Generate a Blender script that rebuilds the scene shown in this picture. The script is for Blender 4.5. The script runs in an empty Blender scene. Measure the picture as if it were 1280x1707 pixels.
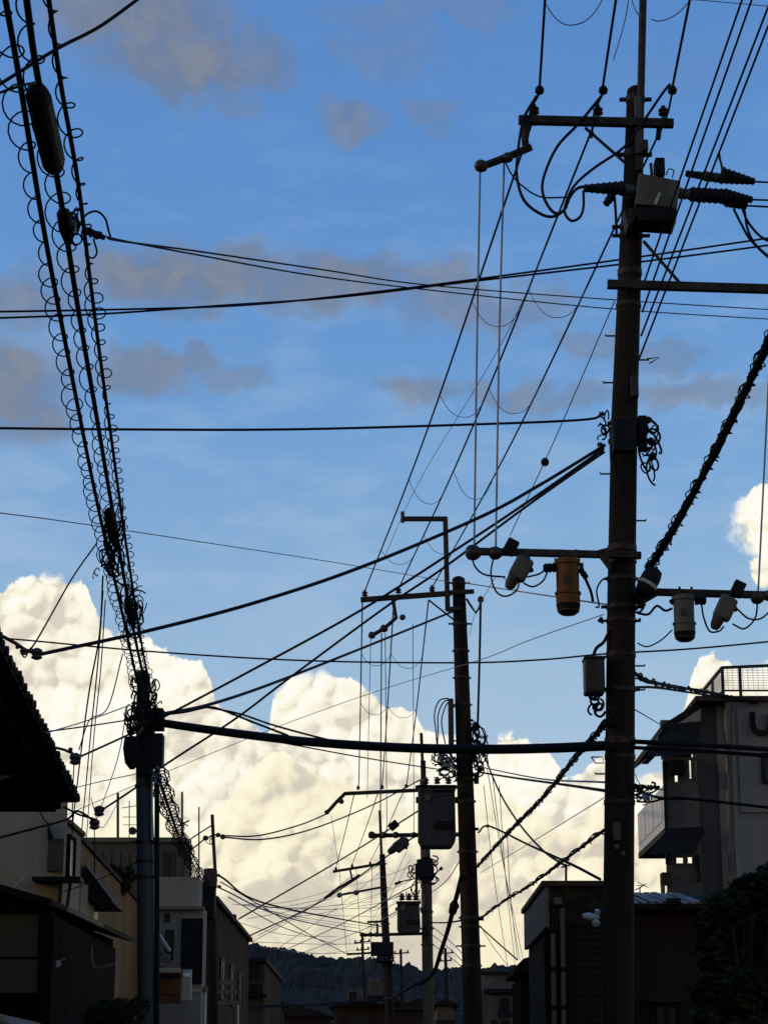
import bpy, bmesh, math, random
from mathutils import Vector, Matrix
R = math.radians
random.seed(7)

# ------------------------------------------------------------------ camera
sc = bpy.context.scene
col = sc.collection
PITCH = R(15.0)
FPX = 3651.0                      # focal length in photo pixels (77 mm equivalent)
EYE = Vector((0.0, 0.0, 1.6))
cam_d = bpy.data.cameras.new('camera')
cam_d.sensor_fit = 'VERTICAL'
cam_d.sensor_height = 36.0
cam_d.lens = 36.0 * FPX / 1707.0
cam_d.clip_start = 0.1
cam_d.clip_end = 20000.0
cam = bpy.data.objects.new('camera', cam_d)
cam.location = EYE
cam.rotation_euler = (R(90) + PITCH, 0, 0)
col.objects.link(cam)
sc.camera = cam

def at(x, y, Y):
    """photo pixel + distance along the street -> world point"""
    a = (x - 640.0) / FPX
    b = (853.5 - y) / FPX
    dy = math.cos(PITCH) - b * math.sin(PITCH)
    dz = math.sin(PITCH) + b * math.cos(PITCH)
    t = Y / dy
    return Vector((a * t, Y, EYE.z + dz * t))

def sky_uv(x, y):
    d = (at(x, y, 100.0) - EYE).normalized()
    return math.atan2(d.x, d.y) * FPX, math.asin(d.z) * FPX

# ------------------------------------------------------------------ light, sky and exposure
SUN_EL = R(14.0)
SUN_AZ = R(-100.0)                # measured from the street axis, negative = left, behind the camera
sun_dir = Vector((math.sin(SUN_AZ) * math.cos(SUN_EL), math.cos(SUN_AZ) * math.cos(SUN_EL), math.sin(SUN_EL)))
sl = bpy.data.lights.new('sun', 'SUN')
sl.energy = 0.6
sl.angle = R(3.0)
sl.color = (1.0, 0.80, 0.58)
so = bpy.data.objects.new('sun', sl)
so.rotation_euler = sun_dir.to_track_quat('Z', 'Y').to_euler()
so.location = (-30, -20, 30)
col.objects.link(so)

sc.view_settings.view_transform = 'Standard'
sc.view_settings.look = 'None'
sc.view_settings.gamma = 1.0
sc.view_settings.exposure = 0.0
sc.view_settings.use_curve_mapping = False
sc.render.engine = 'CYCLES'
sc.cycles.max_bounces = 4
sc.cycles.diffuse_bounces = 2
sc.cycles.glossy_bounces = 2

world = bpy.data.worlds.new('World')
sc.world = world
world.use_nodes = True
WT = world.node_tree
for n in list(WT.nodes):
    WT.nodes.remove(n)

class X:
    """tiny expression wrapper round math nodes of a node tree"""
    def __init__(self, s): self.s = s
    def __add__(a, b): return fm('ADD', a, b)
    def __radd__(a, b): return fm('ADD', b, a)
    def __sub__(a, b): return fm('SUBTRACT', a, b)
    def __rsub__(a, b): return fm('SUBTRACT', b, a)
    def __mul__(a, b): return fm('MULTIPLY', a, b)
    def __rmul__(a, b): return fm('MULTIPLY', b, a)
    def __truediv__(a, b): return fm('DIVIDE', a, b)
TREE = WT
def fm(op, *args, clamp=False):
    n = TREE.nodes.new('ShaderNodeMath'); n.operation = op; n.use_clamp = clamp
    for i, a in enumerate(args):
        if isinstance(a, X): TREE.links.new(a.s, n.inputs[i])
        else: n.inputs[i].default_value = a
    return X(n.outputs[0])
def vec(x, y, z=0.0):
    n = TREE.nodes.new('ShaderNodeCombineXYZ')
    for i, a in enumerate((x, y, z)):
        if isinstance(a, X): TREE.links.new(a.s, n.inputs[i])
        else: n.inputs[i].default_value = a
    return X(n.outputs[0])
def smooth(v, e0, e1, o0=0.0, o1=1.0):
    n = TREE.nodes.new('ShaderNodeMapRange'); n.interpolation_type = 'SMOOTHSTEP'
    TREE.links.new(v.s, n.inputs['Value'])
    n.inputs['From Min'].default_value = e0; n.inputs['From Max'].default_value = e1
    n.inputs['To Min'].default_value = o0; n.inputs['To Max'].default_value = o1
    return X(n.outputs['Result'])
def noise2(v, scale, detail=4.0, rough=0.5, color=False, dim='2D'):
    n = TREE.nodes.new('ShaderNodeTexNoise'); n.noise_dimensions = dim
    TREE.links.new(v.s, n.inputs['Vector'])
    n.inputs['Scale'].default_value = scale; n.inputs['Detail'].default_value = detail
    n.inputs['Roughness'].default_value = rough
    return X(n.outputs['Color' if color else 'Fac'])
def voro(v, scale, detail=3.0, rough=0.5, smo=0.6):
    n = TREE.nodes.new('ShaderNodeTexVoronoi'); n.voronoi_dimensions = '2D'; n.feature = 'SMOOTH_F1'
    TREE.links.new(v.s, n.inputs['Vector'])
    n.inputs['Scale'].default_value = scale; n.inputs['Detail'].default_value = detail
    n.inputs['Roughness'].default_value = rough; n.inputs['Lacunarity'].default_value = 2.15
    n.inputs['Smoothness'].default_value = smo
    n.normalize = False
    return X(n.outputs['Distance'])
def vop(op, a, b):
    n = TREE.nodes.new('ShaderNodeVectorMath'); n.operation = op
    for i, s in enumerate((a, b)):
        if isinstance(s, X): TREE.links.new(s.s, n.inputs[i])
        elif isinstance(s, (int, float)): n.inputs['Scale'].default_value = s
        else: n.inputs[i].default_value = s
    return X(n.outputs['Vector'])
def mixc(f, a, b):
    n = TREE.nodes.new('ShaderNodeMix'); n.data_type = 'RGBA'
    for s, v in ((n.inputs[0], f), (n.inputs[6], a), (n.inputs[7], b)):
        if isinstance(v, X): TREE.links.new(v.s, s)
        elif isinstance(v, tuple): s.default_value = (v[0], v[1], v[2], 1.0)
        else: s.default_value = v
    return X(n.outputs[2])
def lin(r, g, b):
    f = lambda c: (c / 255.0 / 12.92) if c <= 10 else ((c / 255.0 + 0.055) / 1.055) ** 2.4
    return (f(r), f(g), f(b))

def build_sky():
    tc = TREE.nodes.new('ShaderNodeTexCoord')
    nrm = TREE.nodes.new('ShaderNodeVectorMath'); nrm.operation = 'NORMALIZE'
    TREE.links.new(tc.outputs['Generated'], nrm.inputs[0])
    sep = TREE.nodes.new('ShaderNodeSeparateXYZ'); TREE.links.new(nrm.outputs[0], sep.inputs[0])
    dx, dy, dz = (X(sep.outputs[i]) for i in range(3))
    U = fm('ARCTAN2', dx, dy) * FPX
    V = fm('ARCSINE', dz) * FPX
    W = 2 * math.pi * FPX / 12.0            # the cloud bank goes on round the whole horizon
    Up = fm('PINGPONG', U + W / 2, W) - W / 2
    # clear sky
    st = TREE.nodes.new('ShaderNodeTexSky'); st.sky_type = 'NISHITA'; st.sun_disc = False
    st.sun_elevation = SUN_EL; st.sun_rotation = SUN_AZ
    st.air_density = SKY_AIR; st.dust_density = SKY_DUST; st.ozone_density = SKY_OZONE
    hs = TREE.nodes.new('ShaderNodeHueSaturation')
    hs.inputs['Hue'].default_value = SKY_HUE
    hs.inputs['Saturation'].default_value = SKY_SAT; hs.inputs['Value'].default_value = SKY_VAL
    TREE.links.new(st.outputs[0], hs.inputs['Color'])
    ma = TREE.nodes.new('ShaderNodeVectorMath'); ma.operation = 'MULTIPLY_ADD'
    TREE.links.new(hs.outputs[0], ma.inputs[0])
    ma.inputs[1].default_value = SKY_GAIN; ma.inputs[2].default_value = tuple(c / SKY_STRENGTH for c in SKY_AIRLIGHT)
    clear = X(ma.outputs[0])
    P = vec(Up / 100.0, V / 100.0)
    w = vop('SUBTRACT', noise2(P, 0.9, 4.0, 0.55, color=True), (0.5, 0.5, 0.5))
    w2 = vop('SUBTRACT', noise2(P, 3.4, 3.0, 0.55, color=True), (0.5, 0.5, 0.5))
    Pw = vop('ADD', vop('ADD', P, vop('SCALE', w, 1.1)), vop('SCALE', w2, 0.08))
    Pb = vop('ADD', vop('ADD', P, vop('SCALE', w, 0.55)), vop('SCALE', w2, 0.10))
    colr = clear
    # thin grey evening wisps, unlit, floating in front of the blue: (photo x, y, half width, half height, density)
    wisps = [(230,25,190,66,1.0),(300,105,170,66,1.0),(420,95,75,55,.8),(150,0,100,44,.8),(370,165,80,30,.5),(590,197,68,36,.8),(722,186,54,36,.55),
             (300,462,230,62,1.0),(520,470,260,50,.95),(740,480,110,46,.8),(30,500,130,46,.8),(760,445,60,20,.5),(330,520,60,22,.6),(490,520,60,22,.5),
             (20,640,115,92,1.0),(60,690,70,60,.9),(30,732,80,36,.95),(235,617,100,40,.85),(330,606,65,24,.75),(380,628,70,22,.55),
             (700,652,75,28,.8),(850,655,100,28,.7),(960,665,90,26,.6),(985,565,85,30,.6),(1110,605,80,24,.55),(1170,655,130,30,.7),
             (800,512,160,46,.7),(880,520,80,38,.6),(650,20,150,36,.4),(790,12,100,32,.4),(640,90,120,44,.35),(1150,110,160,60,.12)]
    dens = None
    for (x, y, rx, ry, k) in wisps:
        cu, cv = sky_uv(x, y)
        sp = TREE.nodes.new('ShaderNodeVectorMath'); sp.operation = 'MULTIPLY_ADD'
        TREE.links.new(Pw.s, sp.inputs[0])
        sp.inputs[1].default_value = (100.0 / rx, 100.0 / ry, 0.0)
        sp.inputs[2].default_value = (-cu / rx, -cv / ry, 0.0)
        ln = TREE.nodes.new('ShaderNodeVectorMath'); ln.operation = 'LENGTH'
        TREE.links.new(sp.outputs[0], ln.inputs[0])
        m = smooth(X(ln.outputs['Value']), 1.25, 0.45, 0.0, k)
        dens = m if dens is None else fm('MAXIMUM', dens, m)
    streak = noise2(vop('MULTIPLY', P, (0.35, 1.0, 1.0)), 1.1, 6.0, 0.6)
    wn = noise2(Pw, 1.3, 6.0, 0.6)
    dens = fm('MULTIPLY', dens, smooth(wn, 0.25, 0.6, 0.72, 1.0))
    wcol = mixc(smooth(wn, 0.3, 0.75), WISP_A, WISP_B)
    # faint high haze streaks
    haze = smooth(streak, 0.44, 0.72, 0.0, 0.34) * smooth(V, 1900.0, 900.0)
    colr = mixc(haze, colr, seen(160, 190, 220))
    dens = dens * smooth(V, 1034.0, 1085.0)
    veil = smooth(V, 1250.0, 560.0, 0.0, 0.46) * smooth(streak, 0.3, 0.7, 0.6, 1.0)
    colr = mixc(veil, colr, seen(174, 196, 212))
    upper = mixc(fm('MULTIPLY', dens, 0.88), colr, wcol)
    # cumulus bank in three layers, each lit from the upper left by the low sun
    def curve(pts):
        n = TREE.nodes.new('ShaderNodeFloatCurve')
        cm = n.mapping; c = cm.curves[0]
        q = []
        for (x, y) in pts:
            u, v = sky_uv(x, y)
            q.append(((u + W / 2) / W, v / 1200.0))
        q = [p for p in q if 0.0 < p[0] < 1.0]
        c.points[0].location = (0.0, q[0][1]); c.points[1].location = (1.0, q[-1][1])
        for p in q: c.points.new(*p)
        for p in c.points: p.handle_type = 'VECTOR'
        cm.update()
        TREE.links.new(((Up + W / 2) / W).s, n.inputs['Value'])
        return X(n.outputs[0]) * 1200.0
    # clouds on the far side from the sun show their lit face, those towards the sun their shadow side
    face = smooth(dx * (-math.sin(SUN_AZ)) + dy * (-math.cos(SUN_AZ)), -0.95, 0.0)
    def knobs(Q, sc_, m, k, smo=False):
        n = TREE.nodes.new('ShaderNodeTexVoronoi'); n.voronoi_dimensions = '2D'; n.feature = 'SMOOTH_F1' if smo else 'F1'
        TREE.links.new(vop('ADD', Q, (m * 3.7 + k, m * 1.9, 0.0)).s, n.inputs['Vector'])
        n.inputs['Scale'].default_value = sc_ * m; n.inputs['Detail'].default_value = 0.0
        if smo: n.inputs['Smoothness'].default_value = 0.35
        d = X(n.outputs['Distance'])
        return 1.0 - fm('MULTIPLY', d, d)         # round knobs with creases between them
    def bank(below, pts, off, scale, bump, lit, mid, dark, extra=None, s0=0.025, s1=0.13, gain=1.0, bias=0.74):
        Q = vop('ADD', Pb, (off, off * 0.37, 0.0))
        D = vop('ADD', Q, (-0.10, 0.12, 0.0))
        a0, b0 = knobs(Q, scale, 1.0, off, True), knobs(Q, scale, 2.4, off)
        a1, b1 = knobs(D, scale, 1.0, off, True), knobs(D, scale, 2.4, off)
        c0 = noise2(Q, scale * 4.2, 3.0, 0.6)
        edge = (curve(pts) - V) / 100.0
        if extra:
            for (x, y, rx, ry) in extra:
                cu, cv = sky_uv(x, y)
                ln = fm('SQRT', fm('ADD', fm('POWER', (Up - cu) / rx, 2.0), fm('POWER', (V - cv) / ry, 2.0)))
                edge = fm('MAXIMUM', edge, (1.0 - ln) * (min(rx, ry) / 100.0))
        depth = edge
        edge = edge + ((a0 - 0.78) * 0.60 + (b0 - 0.78) * 0.28 + (c0 - 0.5) * 0.55) * bump
        big = noise2(Q, 0.5, 3.0, 0.5)
        soft = smooth(noise2(vop('ADD', P, (off * 1.7, 4.0, 0.0)), 0.8, 2.0, 0.5), 0.42, 0.68, s0, s1)
        a = smooth(fm('DIVIDE', edge, soft), -1.0, 1.0)
        sh = ((a0 - a1) * 1.15 + (b0 - b1) * 0.75 + (a0 - 0.78) * 0.35 + (b0 - 0.78) * 0.2 + (c0 - 0.5) * 0.6 + (big - 0.5) * 2.2) * gain - smooth(depth, 0.0, 2.2) * 0.22 + bias
        c = mixc(smooth(sh, 0.0, 0.6), dark, mid)
        c = mixc(smooth(sh, 0.42, 1.0), c, lit)
        return mixc(a, below, mixc(face, CL_SHADOW, c))
    main = [(-300,1040),(-150,1000),(-40,995),(0,985),(30,968),(75,955),(110,968),(140,968),(152,1005),(168,1040),(190,1062),(245,1062),
            (270,1085),(300,1095),(335,1105),(352,1135),(362,1175),(385,1195),(420,1208),(440,1228),(449,1235),(455,1165),(475,1135),
            (500,1128),(530,1122),(560,1130),(600,1140),(622,1165),(640,1182),(670,1172),(692,1190),(706,1222),(735,1228),(765,1236),
            (792,1242),(820,1234),(847,1222),(870,1226),(888,1242),(912,1248),(926,1272),(942,1305),(970,1292),(986,1268),(1012,1252),
            (1042,1275),(1062,1312),(1085,1292),(1115,1275),(1135,1200),(1145,1160),(1160,1108),(1186,1090),(1215,1104),(1240,1122),
            (1285,1102),(1340,1080),(1420,1120),(1520,1180),(1600,1150)]
    colr = bank(colr, main, 3.1, 1.35, 0.42, CL_LIT, CL_MID, CL_DARK, extra=[(1310,868,86,66),(1300,952,44,40)])
    second = [(-300,1500),(0,1420),(120,1400),(230,1330),(330,1392),(372,1340),(402,1310),(440,1268),(470,1246),(500,1262),(560,1300),(640,1330),
              (720,1350),(790,1300),(850,1330),(930,1380),(1010,1340),(1080,1400),(1200,1430),(1500,1450)]
    colr = bank(colr, second, 9.7, 1.15, 0.40, CL2_LIT, CL2_MID, CL2_DARK, s0=0.04, s1=0.26, gain=1.0)
    third = [(-300,1560),(200,1540),(350,1480),(430,1476),(462,1462),(486,1424),(510,1414),(528,1440),(540,1470),(600,1500),(700,1520),(800,1490),
             (870,1470),(960,1520),(1100,1500),(1500,1540)]
    tn = noise2(Pb, 1.1, 5.0, 0.55)
    te = (curve(third) - V) / 100.0 + (tn - 0.5) * 0.9
    tcol = mixc(smooth(noise2(Pw, 0.8, 5.0, 0.55), 0.36, 0.64), CL3_DARK, CL3_LIT)
    colr = mixc(smooth(te, -0.06, 0.16, 0.0, 0.8), colr, mixc(face, CL_SHADOW, tcol))
    def bgnode(c):
        bg = TREE.nodes.new('ShaderNodeBackground')
        bg.inputs['Strength'].default_value = SKY_STRENGTH
        TREE.links.new(c.s, bg.inputs['Color'])
        return bg
    mx = TREE.nodes.new('ShaderNodeMixShader')
    TREE.links.new(fm('LESS_THAN', V, 1032.0).s, mx.inputs[0])     # the cumulus bank stays below, the wisps above
    TREE.links.new(bgnode(upper).outputs[0], mx.inputs[1])
    TREE.links.new(bgnode(colr).outputs[0], mx.inputs[2])
    out = TREE.nodes.new('ShaderNodeOutputWorld')
    TREE.links.new(mx.outputs[0], out.inputs[0])

SKY_STRENGTH = 0.15
def seen(r, g, b):
    return tuple(c / SKY_STRENGTH for c in lin(r, g, b))
SKY_AIR, SKY_DUST, SKY_OZONE = 1.0, 0.3, 3.0
SH_K = 1.7
SKY_GAIN, SKY_AIRLIGHT = (1.95, 1.14, 0.58), (0.050, 0.083, 0.375)
SKY_HUE, SKY_SAT, SKY_VAL = 0.5, 1.3, 1.0
WISP_A, WISP_B = seen(110, 123, 146), seen(133, 138, 149)
CL_LIT, CL_MID, CL_DARK = seen(255, 253, 241), seen(251, 244, 222), seen(216, 208, 193)
CL2_LIT, CL2_MID, CL2_DARK = seen(255, 249, 222), seen(248, 238, 208), seen(212, 203, 187)
CL3_LIT, CL3_MID, CL3_DARK = seen(252, 242, 206), seen(234, 222, 194), seen(206, 197, 182)
world.cycles.sampling_method = 'MANUAL'
world.cycles.sample_map_resolution = 512
CL_SHADOW = seen(112, 116, 132)
build_sky()

# ------------------------------------------------------------------ helpers
TAU = 2 * math.pi
def atz(x, y, z):
    """photo pixel -> the point of that sight line at height z"""
    p = at(x, y, 1.0) - EYE
    return EYE + p * ((z - EYE.z) / p.z)
def mpp(y, Y): return (at(641, y, Y) - at(640, y, Y)).length
def zz(y, Y): return at(640, y, Y).z
def xx(x, y, Y): return at(x, y, Y).x

def tag(o, label=None, cat=None, group=None, kind=None):
    if label: o['label'] = label
    if cat: o['category'] = cat
    if group: o['group'] = group
    if kind: o['kind'] = kind
    return o
def thing(name, label, cat, loc, group=None):
    o = bpy.data.objects.new(name, None)
    o.empty_display_size = 0.3
    o.location = loc
    col.objects.link(o)
    return tag(o, label, cat, group)
def base_of(o): return Vector(o.location)      # parts are modelled in world coordinates
def put(o, parent):
    col.objects.link(o)
    if parent is not None:
        o.parent = parent
        o.matrix_parent_inverse = Matrix.Translation(-base_of(parent))
    return o

class MB:
    def __init__(self): self.v = []; self.f = []
    def tube(self, pts, r, n=6, cap=True):
        pts = [Vector(p) for p in pts]; m = len(pts)
        rs = r if isinstance(r, (list, tuple)) else [r] * m
        o = len(self.v); prev = None
        for i, p in enumerate(pts):
            t = (pts[min(i + 1, m - 1)] - pts[max(i - 1, 0)])
            if t.length < 1e-9: t = Vector((0, 0, 1))
            t.normalize()
            if prev is None:
                a = Vector((0, 0, 1)) if abs(t.z) < 0.9 else Vector((1, 0, 0))
                u = t.cross(a).normalized()
            else:
                u = prev - t * prev.dot(t)
                u = u.normalized() if u.length > 1e-6 else t.orthogonal().normalized()
            prev = u; w = t.cross(u)
            for k in range(n):
                a = TAU * k / n
                self.v.append(p + (u * math.cos(a) + w * math.sin(a)) * rs[i])
        for i in range(m - 1):
            for k in range(n):
                a, b = o + i * n + k, o + i * n + (k + 1) % n
                self.f.append((a, b, b + n, a + n))
        if cap:
            self.f.append(tuple(o + k for k in reversed(range(n))))
            self.f.append(tuple(o + (m - 1) * n + k for k in range(n)))
        return self
    def lathe(self, p, axis, prof, n=10):
        axis = Vector(axis).normalized()
        u = axis.orthogonal().normalized(); w = axis.cross(u); o = len(self.v)
        for (t, r) in prof:
            for k in range(n):
                a = TAU * k / n
                self.v.append(Vector(p) + axis * t + (u * math.cos(a) + w * math.sin(a)) * max(r, 1e-4))
        for i in range(len(prof) - 1):
            for k in range(n):
                a, b = o + i * n + k, o + i * n + (k + 1) % n
                self.f.append((a, b, b + n, a + n))
        self.f.append(tuple(o + k for k in reversed(range(n))))
        self.f.append(tuple(o + (len(prof) - 1) * n + k for k in range(n)))
        return self
    def hexa(self, c):
        """eight corners: bottom four then top four, both going round"""
        o = len(self.v); self.v += [Vector(p) for p in c]
        for q in ((3, 2, 1, 0), (4, 5, 6, 7), (0, 1, 5, 4), (1, 2, 6, 5), (2, 3, 7, 6), (3, 0, 4, 7)):
            self.f.append(tuple(o + i for i in q))
        return self
    def box(self, x0, x1, y0, y1, z0, z1):
        return self.hexa([(x0, y0, z0), (x1, y0, z0), (x1, y1, z0), (x0, y1, z0), (x0, y0, z1), (x1, y0, z1), (x1, y1, z1), (x0, y1, z1)])
    def obox(self, c, ax, ay, az):
        """oriented box from its centre and three half-axes"""
        c, ax, ay, az = Vector(c), Vector(ax), Vector(ay), Vector(az)
        return self.hexa([c - ax - ay - az, c + ax - ay - az, c + ax + ay - az, c - ax + ay - az,
                          c - ax - ay + az, c + ax - ay + az, c + ax + ay + az, c - ax + ay + az])
    def beam(self, p0, p1, w, h, up=(0, 0, 1)):
        p0, p1 = Vector(p0), Vector(p1); d = (p1 - p0); L = d.length; d.normalize()
        up = Vector(up)
        if abs(d.dot(up)) > 0.95: up = Vector((0, 1, 0))
        s = d.cross(up).normalized(); t = s.cross(d).normalized()
        return self.obox((p0 + p1) / 2, d * (L / 2), s * (w / 2), t * (h / 2))
    def prism(self, poly, ext):
        o = len(self.v); n = len(poly); ext = Vector(ext)
        self.v += [Vector(p) for p in poly] + [Vector(p) + ext for p in poly]
        self.f.append(tuple(o + i for i in reversed(range(n)))); self.f.append(tuple(o + n + i for i in range(n)))
        for i in range(n):
            j = (i + 1) % n
            self.f.append((o + i, o + j, o + n + j, o + n + i))
        return self
    def quad(self, a, b, c, d):
        o = len(self.v); self.v += [Vector(a), Vector(b), Vector(c), Vector(d)]; self.f.append((o, o + 1, o + 2, o + 3)); return self
    def mesh(self, name, mat, smooth=False):
        me = bpy.data.meshes.new(name)
        me.from_pydata([tuple(p) for p in self.v], [], self.f)
        bm = bmesh.new(); bm.from_mesh(me); bmesh.ops.recalc_face_normals(bm, faces=bm.faces); bm.to_mesh(me); bm.free()
        me.materials.append(mat)
        if smooth:
            for p in me.polygons: p.use_smooth = True
            try: me.set_sharp_from_angle(angle=R(40))
            except Exception: pass
        return me
    def build(self, name, mat, parent=None, smooth=False, bevel=0.0):
        o = bpy.data.objects.new(name, self.mesh(name, mat, smooth))
        if bevel:
            b = o.modifiers.new('bevel', 'BEVEL'); b.width = bevel; b.segments = 2; b.limit_method = 'ANGLE'
        return put(o, parent)

def spline(pts, per=8):
    pts = [Vector(p) for p in pts]
    if len(pts) == 2:
        return [pts[0].lerp(pts[1], i / per) for i in range(per + 1)]
    q = [pts[0] * 2 - pts[1]] + pts + [pts[-1] * 2 - pts[-2]]
    out = []
    for i in range(1, len(q) - 2):
        p0, p1, p2, p3 = q[i - 1:i + 3]
        for k in range(per):
            t = k / per
            out.append(0.5 * ((2 * p1) + (p2 - p0) * t + (2 * p0 - 5 * p1 + 4 * p2 - p3) * t * t + (3 * p1 - p0 - 3 * p2 + p3) * t ** 3))
    out.append(pts[-1])
    return out

# ------------------------------------------------------------------ materials
def material(name, base, rough=0.8, vary=0.25, scale=6.0, tint=None, bump=0.0, metal=0.0, streak=False, spec=0.1):
    global TREE
    m = bpy.data.materials.new(name); m.use_nodes = True
    t = m.node_tree; keep = TREE; TREE = t
    b = t.nodes['Principled BSDF']
    b.inputs['Roughness'].default_value = rough; b.inputs['Metallic'].default_value = metal
    b.inputs['Specular IOR Level'].default_value = spec
    tc = t.nodes.new('ShaderNodeTexCoord'); P = X(tc.outputs['Object'])
    if streak: P = vop('MULTIPLY', P, (1.0, 1.0, 0.12))
    n = noise2(P, scale, 6.0, 0.6, dim='3D')
    dark = tuple(c * (1.0 - vary) for c in base)
    light = tint if tint else tuple(min(1.0, c * (1.0 + vary)) for c in base)
    c = mixc(smooth(n, 0.3, 0.7), dark, light)
    t.links.new(c.s, b.inputs['Base Color'])
    if bump:
        n2 = noise2(X(tc.outputs['Object']), scale * 6.0, 4.0, 0.6, dim='3D')
        bp = t.nodes.new('ShaderNodeBump'); bp.inputs['Strength'].default_value = bump; bp.inputs['Distance'].default_value = 0.02
        t.links.new(n2.s, bp.inputs['Height']); t.links.new(bp.outputs[0], b.inputs['Normal'])
    TREE = keep
    return m
M = dict(
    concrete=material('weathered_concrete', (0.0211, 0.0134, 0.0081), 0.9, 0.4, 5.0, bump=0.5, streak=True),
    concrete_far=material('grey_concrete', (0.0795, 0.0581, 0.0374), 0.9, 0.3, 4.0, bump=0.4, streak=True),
    pole_steel=material('painted_steel_pole', (0.0465, 0.0484, 0.0484), 0.55, 0.3, 4.0, streak=True),
    steel=material('galvanised_steel', (0.036, 0.0253, 0.0173), 0.6, 0.35, 9.0, metal=0.3),
    rust=material('rusty_steel', (0.055, 0.03, 0.018), 0.8, 0.4, 14.0),
    rubber=material('black_cable_sheath', (0.008, 0.0075, 0.0085), 0.85, 0.2, 3.0, spec=0.08),
    greywire=material('grey_wire', (0.17, 0.17, 0.18), 0.5, 0.2, 3.0, metal=0.2),
    bluewire=material('blue_black_wire', (0.009, 0.01, 0.015), 0.8, 0.2, 3.0, spec=0.12),
    porcelain=material('brown_porcelain', (0.0396, 0.0248, 0.0168), 0.4, 0.2, 8.0, spec=0.2),
    white_porcelain=material('white_porcelain', (0.4, 0.36, 0.3), 0.3, 0.1, 8.0, spec=0.5),
    tank=material('grey_tank_paint', (0.036, 0.032, 0.026), 0.55, 0.3, 3.0, streak=True),
    tank_light=material('light_grey_tank_paint', (0.0828, 0.0711, 0.0502), 0.5, 0.25, 3.0, streak=True),
    tank_tan=material('rusty_ochre_tank_paint', (0.11, 0.044, 0.009), 0.65, 0.55, 5.0, streak=True),
    black_plastic=material('black_plastic', (0.008, 0.0075, 0.008), 0.7, 0.3, 5.0, spec=0.12),
    cream=material('cream_plaster', (0.3226, 0.2443, 0.1469), 0.9, 0.14, 1.2, streak=True, bump=0.2),
    offwhite=material('white_plaster', (0.232, 0.1908, 0.1379), 0.9, 0.12, 1.2, streak=True, bump=0.2),
    tan=material('tan_plaster', (0.24, 0.12, 0.044), 0.9, 0.2, 1.0, streak=True, bump=0.2),
    grey_wall=material('grey_render', (0.0795, 0.0601, 0.0388), 0.9, 0.2, 0.8, streak=True, bump=0.2),
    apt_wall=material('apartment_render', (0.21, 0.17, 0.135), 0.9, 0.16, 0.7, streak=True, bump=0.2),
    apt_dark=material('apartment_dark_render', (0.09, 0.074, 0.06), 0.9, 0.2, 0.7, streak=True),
    apt_trim=material('apartment_pale_trim', (0.25, 0.2, 0.155), 0.85, 0.15, 2.0, streak=True),
    panel=material('pale_balcony_panel', (0.8, 0.73, 0.6), 0.7, 0.1, 3.0, streak=True),
    brown_wall=material('brown_wall', (0.033, 0.0187, 0.0126), 0.9, 0.3, 1.0, streak=True, spec=0.02),
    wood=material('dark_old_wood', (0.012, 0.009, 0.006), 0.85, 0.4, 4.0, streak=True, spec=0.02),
    umber=material('umber_plaster', (0.062, 0.042, 0.026), 0.9, 0.3, 1.0, streak=True, spec=0.02),
    parapet=material('parapet_tin', (0.15, 0.11, 0.08), 0.8, 0.2, 3.0, streak=True),
    board=material('dark_board_siding', (0.0297, 0.0217, 0.0127), 0.85, 0.4, 5.0, spec=0.02),
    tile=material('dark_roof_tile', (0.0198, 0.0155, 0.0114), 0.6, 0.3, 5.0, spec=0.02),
    metal_roof=material('grey_metal_roof', (0.182, 0.1513, 0.1205), 0.5, 0.25, 2.0, metal=0.2),
    dark_metal=material('dark_metal_awning', (0.0145, 0.0132, 0.0118), 0.5, 0.3, 3.0, spec=0.02),
    glass=material('dark_window_glass', (0.008, 0.008, 0.008), 0.3, 0.2, 1.0, spec=0.15),
    teal=material('teal_glass', (0.07, 0.085, 0.07), 0.2, 0.2, 1.0, spec=0.6),
    pipe=material('grey_plastic_pipe', (0.1264, 0.0955, 0.0578), 0.6, 0.2, 5.0, streak=True),
    sign_brown=material('brown_signboard_paint', (0.132, 0.0468, 0.0147), 0.7, 0.3, 2.0),
    sign_cream=material('cream_sign_plastic', (0.396, 0.331, 0.211), 0.5, 0.15, 5.0),
    emblem=material('black_emblem_paint', (0.010, 0.010, 0.012), 0.7, 0.2, 5.0),
    asphalt=material('asphalt', (0.05, 0.05, 0.052), 0.95, 0.25, 20.0, bump=0.3),
    pavement=material('concrete_pavement', (0.20, 0.19, 0.18), 0.9, 0.2, 8.0, bump=0.3),
    earth=material('grey_ground', (0.0594, 0.044, 0.0258), 0.95, 0.3, 0.6),
    paint=material('white_road_paint', (0.7, 0.7, 0.68), 0.8, 0.15, 30.0),
    forest=material('forest_hillside', (0.024, 0.019, 0.012), 0.95, 0.35, 0.05),
    leaf=material('dark_green_leaf', (0.018, 0.019, 0.005), 0.8, 0.5, 9.0, spec=0.06),
    leaf2=material('dull_green_leaf', (0.014, 0.016, 0.005), 0.8, 0.5, 9.0, spec=0.06),
    bark=material('brown_bark', (0.0396, 0.0248, 0.0147), 0.95, 0.3, 14.0, bump=0.5),
)

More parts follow.
